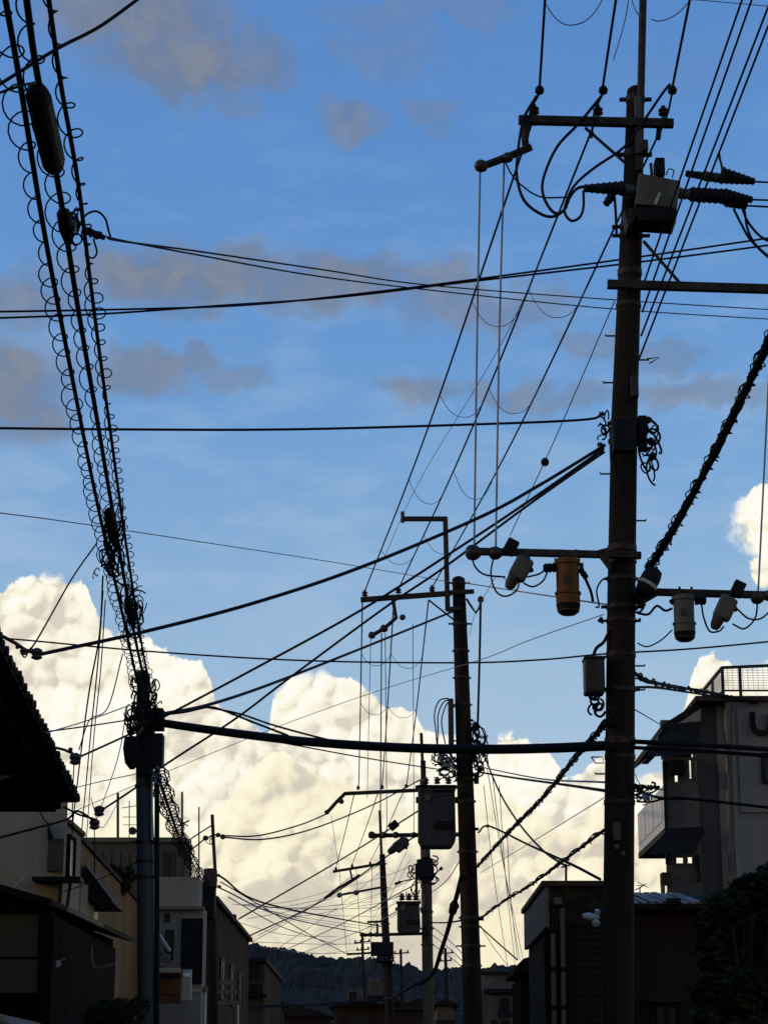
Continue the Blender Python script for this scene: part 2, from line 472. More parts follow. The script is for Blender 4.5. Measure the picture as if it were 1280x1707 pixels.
# ------------------------------------------------------------------ ground
def structure(name, mb, mat): return tag(mb.build(name, mat), kind='structure')
structure('ground', MB().quad((-6000, -3000, 0), (6000, -3000, 0), (6000, 9000, 0), (-6000, 9000, 0)), M['earth'])
rd = MB()
ax = lambda Y: -1.1 - 0.012 * Y - 0.00006 * Y * Y            # the street drifts to the left
ys = [-40 + 10 * i for i in range(40)]
for a, b in zip(ys, ys[1:]):
    rd.quad((ax(a) - 1.7, a, 0.004), (ax(a) + 3.7, a, 0.004), (ax(b) + 3.7, b, 0.004), (ax(b) - 1.7, b, 0.004))
structure('road', rd, M['asphalt'])
for nm, o0, o1 in (('pavement_left', -2.3, -1.7), ('pavement_right', 3.7, 4.5)):
    pv = MB()
    for a, b in zip(ys, ys[1:]):
        pv.hexa([(ax(a) + o0, a, 0.0), (ax(a) + o1, a, 0.0), (ax(b) + o1, b, 0.0), (ax(b) + o0, b, 0.0),
                 (ax(a) + o0, a, 0.12), (ax(a) + o1, a, 0.12), (ax(b) + o1, b, 0.12), (ax(b) + o0, b, 0.12)])
    structure(nm, pv, M['pavement'])
for nm, o0 in (('road_edge_line_left', -1.5), ('road_edge_line_right', 3.3)):
    ln = MB()
    for a, b in zip(ys, ys[1:]):
        ln.quad((ax(a) + o0, a, 0.008), (ax(a) + o0 + 0.12, a, 0.008), (ax(b) + o0 + 0.12, b, 0.008), (ax(b) + o0, b, 0.008))
    structure(nm, ln, M['paint'])

# wooded hill at the end of the street
def hill():
    YH = 2600.0
    ridge = [(-700, 1500), (-200, 1520), (150, 1535), (330, 1552), (410, 1570), (450, 1580), (500, 1588), (560, 1597), (600, 1599), (640, 1596),
             (680, 1602), (720, 1610), (760, 1606), (800, 1612), (850, 1608), (900, 1604), (1000, 1600), (1300, 1585), (1900, 1560)]
    import mathutils.noise as mn
    nx, ny = 1100, 26
    x0, x1 = at(-700, 1600, YH).x, at(1900, 1600, YH).x
    rx = [(at(x, y, YH).x, at(x, y, YH).z) for x, y in ridge]
    def rz(x):
        for (a, za), (b, zb) in zip(rx, rx[1:]):
            if a <= x <= b: return za + (zb - za) * (x - a) / (b - a)
        return rx[-1][1]
    mb = MB()
    for j in range(ny):
        t = j / (ny - 1)
        Y = YH - 1000 * (1 - t) if t < 1 else YH
        for i in range(nx):
            x = x0 + (x1 - x0) * i / (nx - 1)
            s = t ** 1.35
            z = rz(x * (0.6 + 0.4 * t) if t < 1 else x) * s
            z += mn.fractal(Vector((x * 0.012, Y * 0.012, 0.3)), 1.0, 2.0, 3) * 9.0 * t
            z += abs(mn.noise(Vector((x * 0.09, Y * 0.09, 4.0)))) * 6.0 * (0.3 + 0.7 * t)
            z += abs(mn.noise(Vector((x * 0.22, Y * 0.2, 9.0)))) * 4.0 * t - 6.0 * t
            z += random.uniform(0.0, 0.5) * t ** 4 + abs(mn.noise(Vector((x * 0.05, Y * 0.01, 2.0)))) * 7.0 * t ** 4
            mb.v.append(Vector((x, Y, max(z, -1.0))))
    for i in range(nx):                                       # back slope down to the ground
        x = x0 + (x1 - x0) * i / (nx - 1)
        mb.v.append(Vector((x, YH + 700, -1.0)))
    for j in range(ny):
        for i in range(nx - 1):
            a = j * nx + i
            mb.f.append((a, a + 1, a + nx + 1, a + nx))
    structure('wooded_hill', mb, M['forest'])
hill()

# ------------------------------------------------------------------ buildings
def pbox(mb, x0, x1, y0, y1, Y0, Y1):
    """box whose front face fills the photo rectangle at distance Y0 and that runs straight back to Y1"""
    a, b = xx(x0, (y0 + y1) / 2, Y0), xx(x1, (y0 + y1) / 2, Y0)
    return mb.box(a, b, Y0, Y1, zz(y1, Y0), zz(y0, Y0))
def pplate(name, x0, x1, y0, y1, Y0, depth, mat, parent, bevel=0.0):
    return pbox(MB(), x0, x1, y0, y1, Y0, Y0 + depth).build(name, mat, parent, bevel=bevel)
def holed_wall(name, x0, x1, y0, y1, holes, Y0, depth, mat, parent):
    xs = sorted({x0, x1} | {h[0] for h in holes} | {h[1] for h in holes})
    ysx = sorted({y0, y1} | {h[2] for h in holes} | {h[3] for h in holes})
    ym = (y0 + y1) / 2
    mb = MB()
    for a, b in zip(xs, xs[1:]):
        for c, d in zip(ysx, ysx[1:]):
            mx, my = (a + b) / 2, (c + d) / 2
            if any(h[0] < mx < h[1] and h[2] < my < h[3] for h in holes): continue
            mb.box(xx(a, ym, Y0), xx(b, ym, Y0), Y0, Y0 + depth, zz(d, Y0), zz(c, Y0))
    o = mb.build(name, mat, parent)
    return o
def window(parent, x0, x1, z0, z1, Y, side='front', bars=1, mat_frame='steel', mat_glass='glass', depth=0.06):
    """side front: lies in the plane y = Y between x0..x1; side street: lies in the plane x = Y between y x0..x1"""
    fr = MB(); t = 0.05
    if side == 'front':
        B = lambda a, b, c, d, e0, e1: fr.box(a, b, Y - depth - e0, Y - e1, c, d)
    else:
        B = lambda a, b, c, d, e0, e1: fr.box(Y + e1, Y + depth + e0, a, b, c, d)
    B(x0, x0 + t, z0, z1, 0, 0); B(x1 - t, x1, z0, z1, 0, 0)
    B(x0 + t, x1 - t, z0, z0 + t, 0, 0); B(x0 + t, x1 - t, z1 - t, z1, 0, 0)
    for k in range(bars):
        xm = x0 + (x1 - x0) * (k + 1) / (bars + 1)
        B(xm - t / 2, xm + t / 2, z0 + t, z1 - t, -0.01, 0)
    w = fr.build('window', M[mat_frame], parent)
    xs = [x0 + t] + [x0 + (x1 - x0) * (k + 1) / (bars + 1) for k in range(bars)] + [x1 - t]
    for a, b in zip(xs, xs[1:]):
        g = MB()
        if side == 'front': g.box(a + t / 2, b - t / 2, Y - depth * 0.5, Y - 0.004, z0 + t, z1 - t)
        else: g.box(Y + 0.004, Y + depth * 0.5, a + t / 2, b - t / 2, z0 + t, z1 - t)
        g.build('pane', M[mat_glass], w)
    return w

# -- house whose deep tiled eave fills the left edge
def eave_house():
    far = at(136, 1338, 33.0); near = atz(0, 1061, far.z)
    d = (near - far) / (near.y - far.y)
    p1 = far; p0 = far + d * (11.0 - far.y)
    h = thing('tiled_house', 'black house with deep tiled eave reaching in from the left edge', 'house', (far.x - 3, 24, 0))
    L = Vector((-1, 0, 0)); Z = Vector((0, 0, 1))
    roof = MB().prism([p1 + L * 0.05, p1 + L * 7, p1 + L * 7 + Z * 3.2, p1 + L * 0.05 + Z * 0.10], p0 - p1).build('roof', M['tile'], h)
    s1, s0 = p1 + L * 0.30, p0 + L * 0.30
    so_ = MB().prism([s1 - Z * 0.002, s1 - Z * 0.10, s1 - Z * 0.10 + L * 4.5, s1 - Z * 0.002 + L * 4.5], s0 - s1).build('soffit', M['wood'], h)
    n = 96
    tm = MB().lathe((0, 0, 0), (1, 0, 0), [(0.0, 0.02), (0.0, 0.05), (-0.06, 0.05), (-0.5, 0.045)], 8).mesh('eave_tile', M['tile'], True)
    for k in range(n):
        p = p1.lerp(p0, (k + 0.3) / n)
        o = bpy.data.objects.new('eave_tile', tm); put(o, roof)
        o.location = p + Vector((random.uniform(-.035, .0), 0, 0.06 + random.uniform(-0.015, 0.015)))
        o.matrix_parent_inverse = Matrix.Translation(-base_of(roof))
    rm = MB().box(-1.4, -0.36, -0.035, 0.035, -0.17, -0.104).mesh('rafter', M['wood'])
    for k in range(40):
        o = bpy.data.objects.new('rafter', rm); put(o, so_); o.location = p1.lerp(p0, (k + 0.5) / 40)
    MB().prism([(p1.x - 1.5, 32.4, 0), (p1.x - 7.5, 32.4, 0), (p1.x - 7.5, 32.4, p1.z - 0.11), (p1.x - 1.5, 32.4, p1.z - 0.11)],
               (p0.x - p1.x, -20.5, 0)).build('wall', M['wood'], h)
    pts = [at(-30, 1305, 28.5), at(20, 1290, 29), at(48, 1272, 29.3), at(58, 1258, 29.4), at(62, 1225, 29.5)]
    MB().tube(spline(pts, 5), 0.035, 8).build('gutter_pipe', M['pipe'], h, True)
    return h
eave_house()

def service_bracket(label, stem, ins, Y, r=0.02, drop=None):
    """small steel arm on an eave or wall with the insulators that hold a house connection"""
    b = thing('service_bracket', label, 'bracket', at(stem[0][0], stem[0][1], Y))
    MB().tube([at(x, y, Y) for x, y in stem], r, 6).build('arm', M['steel'], b)
    for (x, y, s) in ins:
        p = at(x, y, Y); s *= mpp(y, Y)
        MB().lathe(p - Vector((0, 0, s)), (0, 0, 1), [(0, s * 0.4), (s * 0.3, s), (s * 0.8, s * 0.75), (s * 1.1, s), (s * 1.7, s * 0.9), (s * 2, s * 0.3)], 8).build('insulator', M['porcelain'], b, True)
    if drop:
        MB().tube(spline([at(x, y, Y) for x, y in drop], 4), 0.008, 5).build('down_lead', M['rubber'], b)
    return b
service_bracket('black steel bracket with round insulator on the upper black eave end', [(0, 1058), (26, 1072), (44, 1084), (66, 1090)],
                [(62, 1090, 10), (40, 1086, 6), (30, 1078, 4)], 21.2, 0.02, [(34, 1084), (42, 1096), (52, 1080), (58, 1092)])
service_bracket('small bracket ending in a round insulator beside the middle of the eave', [(80, 1243), (108, 1250), (122, 1256)],
                [(126, 1265, 10), (118, 1250, 4)], 29.0, 0.02, [(124, 1272), (122, 1320), (121, 1390)])
service_bracket('long bracket with two stacked insulators below the eave tip', [(106, 1345), (132, 1358), (160, 1366)],
                [(166, 1352, 9), (158, 1374, 9)], 33.8, 0.018, [(158, 1382), (158, 1420), (158, 1458)])

# -- cream house behind the eave
def cream_house():
    h = thing('cream_house', 'cream plastered house with black ledge under its upper wall', 'house', (-8, 38, 0))
    xr = xx(107, 1420, 36.0)
    MB().box(-13, xr, 36.0, 36.25, 0, zz(1318, 36)).build('front_wall', M['cream'], h)
    zt = zz(1373, 36.25); zl = zz(1468, 38)
    MB().box(-13, xr - 0.01, 36.253, 38.1, 0, zt).build('upper_wall', M['cream'], h)
    MB().box(-13, xr + 0.02, 38.103, 39.9, 0, zl).build('lower_wall', M['cream'], h)
    MB().box(-13.1, xr + 0.06, 36.256, 38.15, zt + 0.003, zt + 0.07).build('roof_edge', M['tan'], h)
    w = window(h, 36.33, 37.05, zz(1465, 36.5), zz(1392, 36.5), xr - 0.005, 'street', 0, 'wood', 'glass')
    pplate('ledge', 54, 134, 1461, 1468, 35.5, 0.49, M['dark_metal'], h)
    pplate('wall_strip', 80, 106, 1398, 1452, 35.94, 0.057, M['grey_wall'], h)
    MB().prism([at(80, 1372, 35.9), at(88, 1396, 35.9), at(80, 1400, 35.9)], (0, 0.095, 0)).build('lamp_bracket', M['dark_metal'], h)
    MB().tube([at(60, 1340, 35.9), at(74, 1366, 35.9), at(84, 1376, 35.9)], 0.012, 5).build('conduit', M['rubber'], h)
    MB().tube([at(102, 1470, 35.6), at(97, 1535, 35.6)], 0.03, 6).build('downpipe', M['dark_metal'], h)
    MB().tube([at(118, 1470, 35.6), at(109, 1536, 35.6)], 0.03, 6).build('downpipe', M['dark_metal'], h)
cream_house()

def tan_house():
    h = thing('tan_house', 'tan plastered house running back behind the left telephone pole', 'house', (-7, 45, 0))
    x0, Y0, Y1 = -5.30, 38.1, 54.0; x1 = x0 - 0.03 * (Y1 - Y0); zt = zz(1399, 38.5)
    MB().hexa([(x0 - 7, Y0 + 0.01, 0), (x0 - 0.02, Y0 + 0.01, 0), (x1, Y1, 0), (x0 - 7, Y1, 0),
               (x0 - 7, Y0 + 0.01, zt), (x0 - 0.02, Y0 + 0.01, zt), (x1, Y1, zt), (x0 - 7, Y1, zt)]).build('wall', M['tan'], h)
    MB().hexa([(x0 - 7, Y0, zt + .003), (x0 + 0.03, Y0, zt + .003), (x1 + 0.05, Y1, zt + .003), (x0 - 7, Y1, zt + .003),
               (x0 - 7, Y0, zt + .08), (x0 + 0.03, Y0, zt + .08), (x1 + 0.05, Y1, zt + .08), (x0 - 7, Y1, zt + .08)]).build('roof_edge', M['rust'], h)
    A = MB().prism([at(141, 1440, 39.0), at(187, 1500, 39.0), at(187, 1503, 39.0), at(141, 1503, 39.0)], (-0.06, 2.2, 0)).build('window_awning', M['dark_metal'], h)
    MB().box(x0 - 0.06, x0 + 0.02, 39.2, 41.0, zz(1560, 40), zz(1506, 40)).build('window', M['glass'], h)
tan_house()
def leaf_cloud(mb, c, rad, n, size, seed, squash=1.0):
    rnd = random.Random(seed)
    for i in range(n):
        while True:
            q = Vector((rnd.uniform(-1, 1), rnd.uniform(-1, 1), rnd.uniform(-1, 1)))
            if q.length < 1: break
        p = Vector((c[0] + q.x * rad[0], c[1] + q.y * rad[1], c[2] + q.z * rad[2]))
        u = Vector((rnd.gauss(0, 1), rnd.gauss(0, 1), rnd.gauss(0, 1) * squash)).normalized()
        w = u.orthogonal().normalized() * size * rnd.uniform(0.25, 0.45)
        u *= size * rnd.uniform(0.6, 1.2)
        mb.quad(p - u * 0.5, p + w, p + u * 0.6, p - w)
    return mb
def shrub(name, label, c, rad, n, size, seed, mat, cat='shrub'):
    t = thing(name, label, cat, (c[0], c[1], c[2] - rad[2]))
    rnd = random.Random(seed)
    mb = MB()
    for k in range(7):
        o = Vector((rnd.uniform(-.6, .6) * rad[0], rnd.uniform(-.6, .6) * rad[1], rnd.uniform(-.4, .5) * rad[2]))
        leaf_cloud(mb, Vector(c) + o, [r * 0.6 for r in rad], n // 7, size, seed * 10 + k)
    mb.build('foliage', mat, t)
    st = MB()
    for k in range(4):
        a = rnd.uniform(0, TAU)
        st.tube([(c[0], c[1], c[2] - rad[2]), (c[0] + math.cos(a) * rad[0] * .3, c[1] + math.sin(a) * rad[1] * .3, c[2]),
                 (c[0] + math.cos(a) * rad[0] * .6, c[1] + math.sin(a) * rad[1] * .6, c[2] + rad[2] * .5)], [0.02, 0.014, 0.006], 5)
    st.build('stems', M['bark'], t)
    return t
shrub('roof_shrub', 'small dark shrub on the roof edge of the tan house', at(195, 1466, 47.0), (0.45, 0.4, 0.33), 420, 0.16, 3, M['leaf2'])

def low_house():
    h = thing('low_dark_house', 'low dark house with pale panel wall at the lower left corner', 'house', (-6, 30, 0))
    Y = 28.0
    xr = xx(86, 1600, Y)
    MB().box(-12, xr - 0.01, Y + 0.3, 34.8, 0, zz(1523, Y)).build('wall', M['wood'], h)
    # two pale panels between the dark posts
    pplate('wall_panel', -60, 64, 1524, 1595, Y, 0.29, M['grey_wall'], h)
    pplate('wall_panel', -60, 64, 1599, 1655, Y, 0.29, M['grey_wall'], h)
    pplate('corner_post', 66, 86, 1524, 1760, Y - 0.05, 0.34, M['wood'], h)
    rf = MB().hexa([at(-200, 1424, Y - 0.3), at(87, 1512, Y - 0.3), at(87, 1512, Y - 0.3) + Vector((0, 3, 0)), at(-200, 1424, Y - 0.3) + Vector((0, 3, 0)),
                    at(-200, 1408, Y - 0.3), at(60, 1499, Y - 0.3), at(60, 1499, Y - 0.3) + Vector((0, 3, 0.0)), at(-200, 1408, Y - 0.3) + Vector((0, 3, 0))])
    rf.build('roof', M['tile'], h)
    pplate('beam', -60, 86, 1503, 1522, Y - 0.08, 0.36, M['wood'], h)
    # lower street roof
    a, b = at(87, 1508, 28.6), at(226, 1572, 35.2)
    MB().hexa([a + Vector((-1.6, 0, 0.45)), a, b, b + Vector((-1.6, 0, 0.45)), a + Vector((-1.6, 0, 0.52)), a + Vector((0, 0, 0.07)), b + Vector((0, 0, 0.07)), b + Vector((-1.6, 0, 0.52))]).build('street_roof', M['tile'], h)
    e0, e1 = at(110, 1521, 29.5), at(170, 1549, 32.3)
    MB().beam(e0 + Vector((0.0, 0, 0.05)), e1 + Vector((0.0, 0, 0.05)), 0.05, 0.07).build('gutter', M['pipe'], h)
    MB().hexa([a + Vector((-1.6, 0, -3)), a + Vector((-.35, 0, -3)), b + Vector((-.35, 0, -3)), b + Vector((-1.6, 0, -3)),
               a + Vector((-1.6, 0, .3)), a + Vector((-.35, 0, .05)), b + Vector((-.35, 0, .05)), b + Vector((-1.6, 0, .3))]).build('street_wall', M['wood'], h)
    MB().tube(spline([at(153, 1576, 31), at(153, 1596, 31), at(158, 1612, 31), at(175, 1612, 31), at(192, 1606, 31)], 4), 0.02, 6).build('pipe', M['pipe'], h)
low_house()
def wall_lamp(name, label, c, Y, s, mat):
    """small lamp head with a bracket"""
    t = thing(name, label, 'lamp', at(c[0], c[1], Y))
    p = at(c[0], c[1], Y); k = s * mpp(c[1], Y)
    MB().lathe(p, (0.2, -0.7, -0.6), [(-k * .4, k * .3), (0, k * .55), (k * .5, k * .8), (k * .9, k * .95), (k, k * .5)], 10).build('shade', mat, t, True)
    MB().tube([p + Vector((0, 0.02, 0)), p + Vector((0.03, 0.3, 0.05)), p + Vector((0.03, 0.45, 0.05))], 0.015, 6).build('bracket', M['steel'], t)
    return t
wall_lamp('entrance_lamp', 'small pale lamp on the dark corner of the low left house', (96, 1604), 28.4, 7, M['white_porcelain'])

def grey_block():
    Y = 57.0
    h = thing('grey_block', 'grey flat roofed block with pale cap behind the left telephone pole', 'building', (xx(225, 1500, Y), Y + 3, 0))
    x0, x1, zt = xx(140, 1500, Y), xx(306, 1500, Y), zz(1404, Y)
    MB().box(x0, x1, Y, Y + 1.9, 0, zt).build('wall', M['grey_wall'], h)
    MB().box(x0 - .05, x1 + .05, Y - .06, Y + 1.95, zt + .003, zt + .12).build('roof_cap', M['pipe'], h)
    n = 11; wd = (x1 - x0) / n
    pm = MB().box(0.02, wd - 0.02, -0.03, -0.004, 0, zt - 0.25 - zz(1530, Y)).mesh('wall_panel', M['grey_wall'])
    for k in range(n):
        o = bpy.data.objects.new('wall_panel', pm); put(o, h); o.location = (x0 + k * wd, Y, zz(1530, Y))
    pplate('roof_box', 268, 300, 1396, 1404, Y + 0.6, 1.2, M['grey_wall'], h)
    pplate('recess', 272, 286, 1420, 1462, Y - 0.05, 0.02, M['glass'], h)
    return h
grey_block()
def white_block():
    Y = 52.0
    h = thing('white_block', 'white rendered building with dark shuttered opening left of the second left pole', 'building', (xx(300, 1500, Y), Y + 3, 0))
    x0, x1 = xx(250, 1500, Y), xx(339, 1500, Y)
    MB().box(x0, x1, Y, Y + 1.2, 0, zz(1513, Y)).build('wall', M['offwhite'], h)
    MB().box(x0, x1 - .12, Y - 0.02, Y + 1.2, zz(1511, Y), zz(1462, Y)).build('upper_wall', M['offwhite'], h)
    pplate('eave_line', 258, 340, 1511, 1516, Y - .16, .3, M['pipe'], h)
    pplate('shutter', 302, 338, 1531, 1640, Y - .06, .055, M['dark_metal'], h)
    window(h, xx(275, 1530, Y), xx(284, 1530, Y), zz(1537, Y), zz(1522, Y), Y, 'front', 0)
    window(h, xx(276, 1580, Y), xx(290, 1580, Y), zz(1600, Y), zz(1550, Y), Y, 'front', 1)
    MB().tube([at(266, 1558, Y - .5), at(284, 1586, Y - .5)], 0.05, 6).build('awning_rod', M['white_porcelain'], h)
white_block()
def brown_house():
    h = thing('brown_house', 'brown street house with sloping roofline beyond the second left pole', 'house', (-6, 70, 0))
    x0, Y0, Y1 = -4.78, 62.6, 79.0; zt = zz(1503, Y0)
    MB().box(-9, x0, Y0, Y1, 0, zt).build('wall', M['umber'], h)
    MB().prism([(x0 + .12, Y0 - .2, zt + .004), (x0 + .12, Y0 - .2, zt + .13), (-6.9, Y0 - .2, zt + 1.0), (-9.1, Y0 - .2, zt + .13), (-9.1, Y0 - .2, zt + .004)], (0, Y1 - Y0 + .3, 0)).build('roof', M['tile'], h)
    for Y in (65, 69, 73):
        window(h, Y, Y + 1.8, 4.4, 5.6, x0, 'street', 1)
    MB().tube([(x0 + .09, 76.0, 0.2), (x0 + .09, 76.0, 3.6)], 0.07, 6).build('lower_downpipe', M['white_porcelain'], h)
    MB().tube([(x0 + .09, 72.0, zt - 2.4), (x0 + .09, 72.0, zt - 3.9)], 0.06, 6).build('downpipe', M['white_porcelain'], h)
    for k, (y, w) in enumerate(((1634, 26), (1650, 30), (1668, 34))):
        pplate('sign_slat', 365, 365 + w, y, y + 7, 62.2, 0.12, M['pipe'], h)
    pplate('chimney_box', 385, 393, 1524, 1536, 70.0, .5, M['wood'], h)
brown_house()
def end_house():
    h = thing('end_house', 'last dim house at the left with a dark air conditioner on its side', 'house', (-6.5, 88, 0))
    x0, Y0, Y1 = -4.75, 80.5, 96.0; zt = zz(1600, Y0)
    MB().box(-9, xx(440, 1640, 82), 82, Y1, 0, zt).build('wall', M['umber'], h)
    MB().box(-9.2, xx(444, 1640, 82), 81.8, Y1, zt + .004, zt + .16).build('roof', M['tile'], h)
    pplate('air_conditioner', 412, 438, 1640, 1656, 81.6, .4, M['dark_metal'], h)
    pplate('ledge', 405, 446, 1657, 1661, 81.5, .5, M['dark_metal'], h)
    window(h, xx(414, 1620, 82), xx(434, 1620, 82), zz(1634, 82), zz(1608, 82), 82, 'front', 1)
end_house()

# shop signs hanging low in front of the white building
def sign(name, label, x0, x1, y0, y1, Y, mat, trims=(), depth=0.18, round_=False):
    t = thing(name, label, 'sign', at((x0 + x1) / 2, y1, Y + depth / 2))
    if round_:
        p = at((x0 + x1) / 2, (y0 + y1) / 2, Y); r = (y1 - y0) / 2 * mpp(y0, Y)
        MB().lathe(p, (0, 1, 0), [(0, r * .9), (0.01, r), (depth, r), (depth + .01, r * .9)], 20).build('board', mat, t)
    else:
        pplate('board', x0, x1, y0, y1, Y, depth, mat, t, bevel=0.012)
    for (a, b, c, d, m) in trims:
        pplate('trim', a, b, c, d, Y - 0.03, 0.027, M[m], t)
    MB().tube([at((x0 + x1) / 2, y0 + 3, Y + depth), at(x0 - 4, y0 - 2, Y + depth + 0.9)], 0.02, 6).build('arm', M['steel'], t)
    return t
sign('projecting_sign', 'orange brown projecting signboard with pale top strip beside the left pole', 266, 302, 1612, 1672, 49.0, M['sign_brown'],
     [(266, 301, 1613, 1621, 'sign_cream'), (267, 301, 1624, 1631, 'wood'), (267, 301, 1656, 1658, 'rust')])
sign('round_sign', 'small round greenish sign above the brown signboard', 267, 283, 1589, 1605, 49.6, M['teal'], round_=True)
sign('cream_sign', 'narrow rounded cream sign right of the brown signboard', 304, 319, 1616, 1668, 50.5, M['sign_cream'], [(306, 317, 1622, 1628, 'panel')])
sign('teal_sign', 'teal glass show sign under the dark shutter', 319, 333, 1616, 1640, 52.0, M['teal'], [(318, 334, 1648, 1654, 'sign_cream')])
def box_lantern(label, x, y0, y1, Y):
    t = thing('sign_post', label, 'post', at(x, 1760, Y))
    p1, p0 = at(x, y0, Y), at(x, 1790, Y)
    k = mpp(y0, Y)
    MB().tube([Vector((p1.x, Y, 0.1)), p1], 3.2 * k, 8).build('shaft', M['white_porcelain'], t)
    MB().lathe(p1, (0, 0, 1), [(-6 * k, 4.6 * k), (0, 4.6 * k), (3 * k, 3.6 * k), (5 * k, 1.0 * k)], 10).build('cap', M['pipe'], t)
box_lantern('pale round topped post between the signs and the brown house', 342, 1648, 1700, 50)

# -- right side of the street
def boarded_house():
    Y = 30.0
    h = thing('boarded_house', 'dark boarded house with parapet and pale drainpipes behind the main pole', 'house', (2.8, 32, 0))
    x0, x1 = xx(908, 1500, Y), xx(1052, 1500, Y); zt = zz(1477, Y); zb = zz(1546, Y)
    MB().box(x0 + 0.06, x1, Y + 0.05, 34.5, 0, zt - 0.02).build('wall', M['board'], h)
    MB().box(x0, x0 + 0.055, Y + 0.02, 34.6, zb, zt - 0.01).build('parapet_panel', M['parapet'], h)
    MB().box(x0 - .04, x1 + .02, Y - .03, 34.65, zt, zt + 0.07).build('coping', M['rust'], h)
    pitch = 0.092; z = zz(1700, Y) - 0.6
    bm_ = MB().hexa([(xx(945, 1600, Y), Y + .012, 0), (x1, Y + .012, 0), (x1, Y + .047, 0), (xx(945, 1600, Y), Y + .047, 0),
                     (xx(945, 1600, Y), Y + .035, pitch - .008), (x1, Y + .035, pitch - .008), (x1, Y + .047, pitch - .008), (xx(945, 1600, Y), Y + .047, pitch - .008)]).mesh('board', M['board'])
    while z < zz(1540, Y):
        o = bpy.data.objects.new('board', bm_); put(o, h); o.location = (random.uniform(-.01, .01), 0, z); z += pitch
    pplate('corner_board', 908, 944, 1546, 1760, Y, .045, M['wood'], h)
    for (x, y0) in ((937, 1506), (921, 1548)):
        k = mpp(1500, Y)
        MB().tube([at(x, y0, Y - .06), at(x + 3, 1760, Y - .06)], 4.2 * k, 8).build('drainpipe', M['pipe'], h)
        for yy in (y0 + 4, 1616, 1680):
            p = at(x + 0.014 * (yy - 1500), yy, Y - .06)
            MB().lathe(p, (0, 0, 1), [(-.03, 5.2 * k), (.03, 5.2 * k)], 8).build('pipe_collar', M['dark_metal'], h)
    pplate('rain_head', 924, 936, 1496, 1507, Y - .14, .13, M['pipe'], h)
    # roof of the next house, only its dark edge shows
    h2 = thing('far_right_house', 'dark roof stepping down beyond the boarded house parapet', 'house', (3.2, 45, 0))
    Y2 = 42.0
    MB().prism([at(856, 1622, Y2), at(860, 1610, Y2), at(872, 1598, Y2), at(890, 1592, Y2), at(960, 1584, Y2), at(960, 1628, Y2)], (0, 3, 0)).build('roof', M['wood'], h2)
    MB().box(xx(868, 1650, Y2), xx(960, 1650, Y2), Y2 + .3, Y2 + 2.9, 0, zz(1629, Y2)).build('wall', M['wood'], h2)
boarded_house()
def security_lamp():
    Y = 29.5
    t = thing('floodlight', 'pale twin floodlight on the dark boarded wall beside the main pole', 'lamp', at(990, 1540, Y))
    k = mpp(1530, Y)
    MB().lathe(at(998, 1530, Y), (-1, -0.15, 0.12), [(0, 4 * k), (6 * k, 6 * k), (18 * k, 7 * k), (28 * k, 4 * k)], 10).build('lamp_head', M['white_porcelain'], t, True)
    MB().lathe(at(996, 1524, Y), (-0.2, -0.5, 0.9), [(-2 * k, 3 * k), (4 * k, 5 * k), (8 * k, 4 * k)], 10).build('sensor', M['white_porcelain'], t, True)
    MB().lathe(at(993, 1536, Y), (-0.1, -0.7, -0.5), [(-4 * k, 4 * k), (6 * k, 7 * k), (9 * k, 5 * k)], 10).build('lamp_head', M['white_porcelain'], t, True)
    MB().tube([at(998, 1530, Y), at(1006, 1534, Y + .2), at(1006, 1534, Y + .5)], 0.02, 6).build('arm', M['steel'], t)
security_lamp()
def lean_to():
    Y = 29.0
    h = thing('lean_to_house', 'brown walled lean-to with pale metal roof strip right of the main pole', 'house', (xx(1130, 1500, Y), Y + 1.5, 0))
    x0, x1 = xx(1053, 1510, Y), xx(1330, 1510, Y)
    MB().box(x0, x1, Y + .25, Y + 4, 0, zz(1512, Y + .25)).build('wall', M['brown_wall'], h)
    za, zb = zz(1506, Y), zz(1491, Y + 2.6)
    n = 9; xe = xx(1176, 1500, Y); wd = (xe - x0) / n
    roof = MB().hexa([(x0, Y, za - .07), (x1, Y, za - .07), (x1, Y + 2.6, zb - .07), (x0, Y + 2.6, zb - .07), (x0, Y, za - .01), (x1, Y, za - .01), (x1, Y + 2.6, zb - .01), (x0, Y + 2.6, zb - .01)]).build('roof', M['dark_metal'], h)
    for k in range(n):
        a = x0 + k * wd + .012; b = a + wd - .03
        j = random.uniform(-.01, .01)
        MB().hexa([(a, Y - .03, za - .007), (b, Y - .03, za - .007), (b, Y + 2.5, zb - .007), (a, Y + 2.5, zb - .007), (a, Y - .03, za + .02 + j), (b, Y - .03, za + .02 + j), (b, Y + 2.5, zb + .02 + j), (a, Y + 2.5, zb + .02 + j)]).build('roof_sheet', M['metal_roof'], roof)
    pplate('fascia', 1053, 1250, 1508, 1515, Y - .05, .2, M['dark_metal'], h)
    pplate('hood', 1112, 1134, 1497, 1507, Y - .25, .18, M['dark_metal'], h)
    window(h, xx(1084, 1690, Y + .25), xx(1135, 1690, Y + .25), zz(1730, Y + .25), zz(1672, Y + .25), Y + .25, 'front', 1, 'dark_metal')
    pplate('window_hood', 1080, 1140, 1664, 1670, Y, .24, M['board'], h)
lean_to()

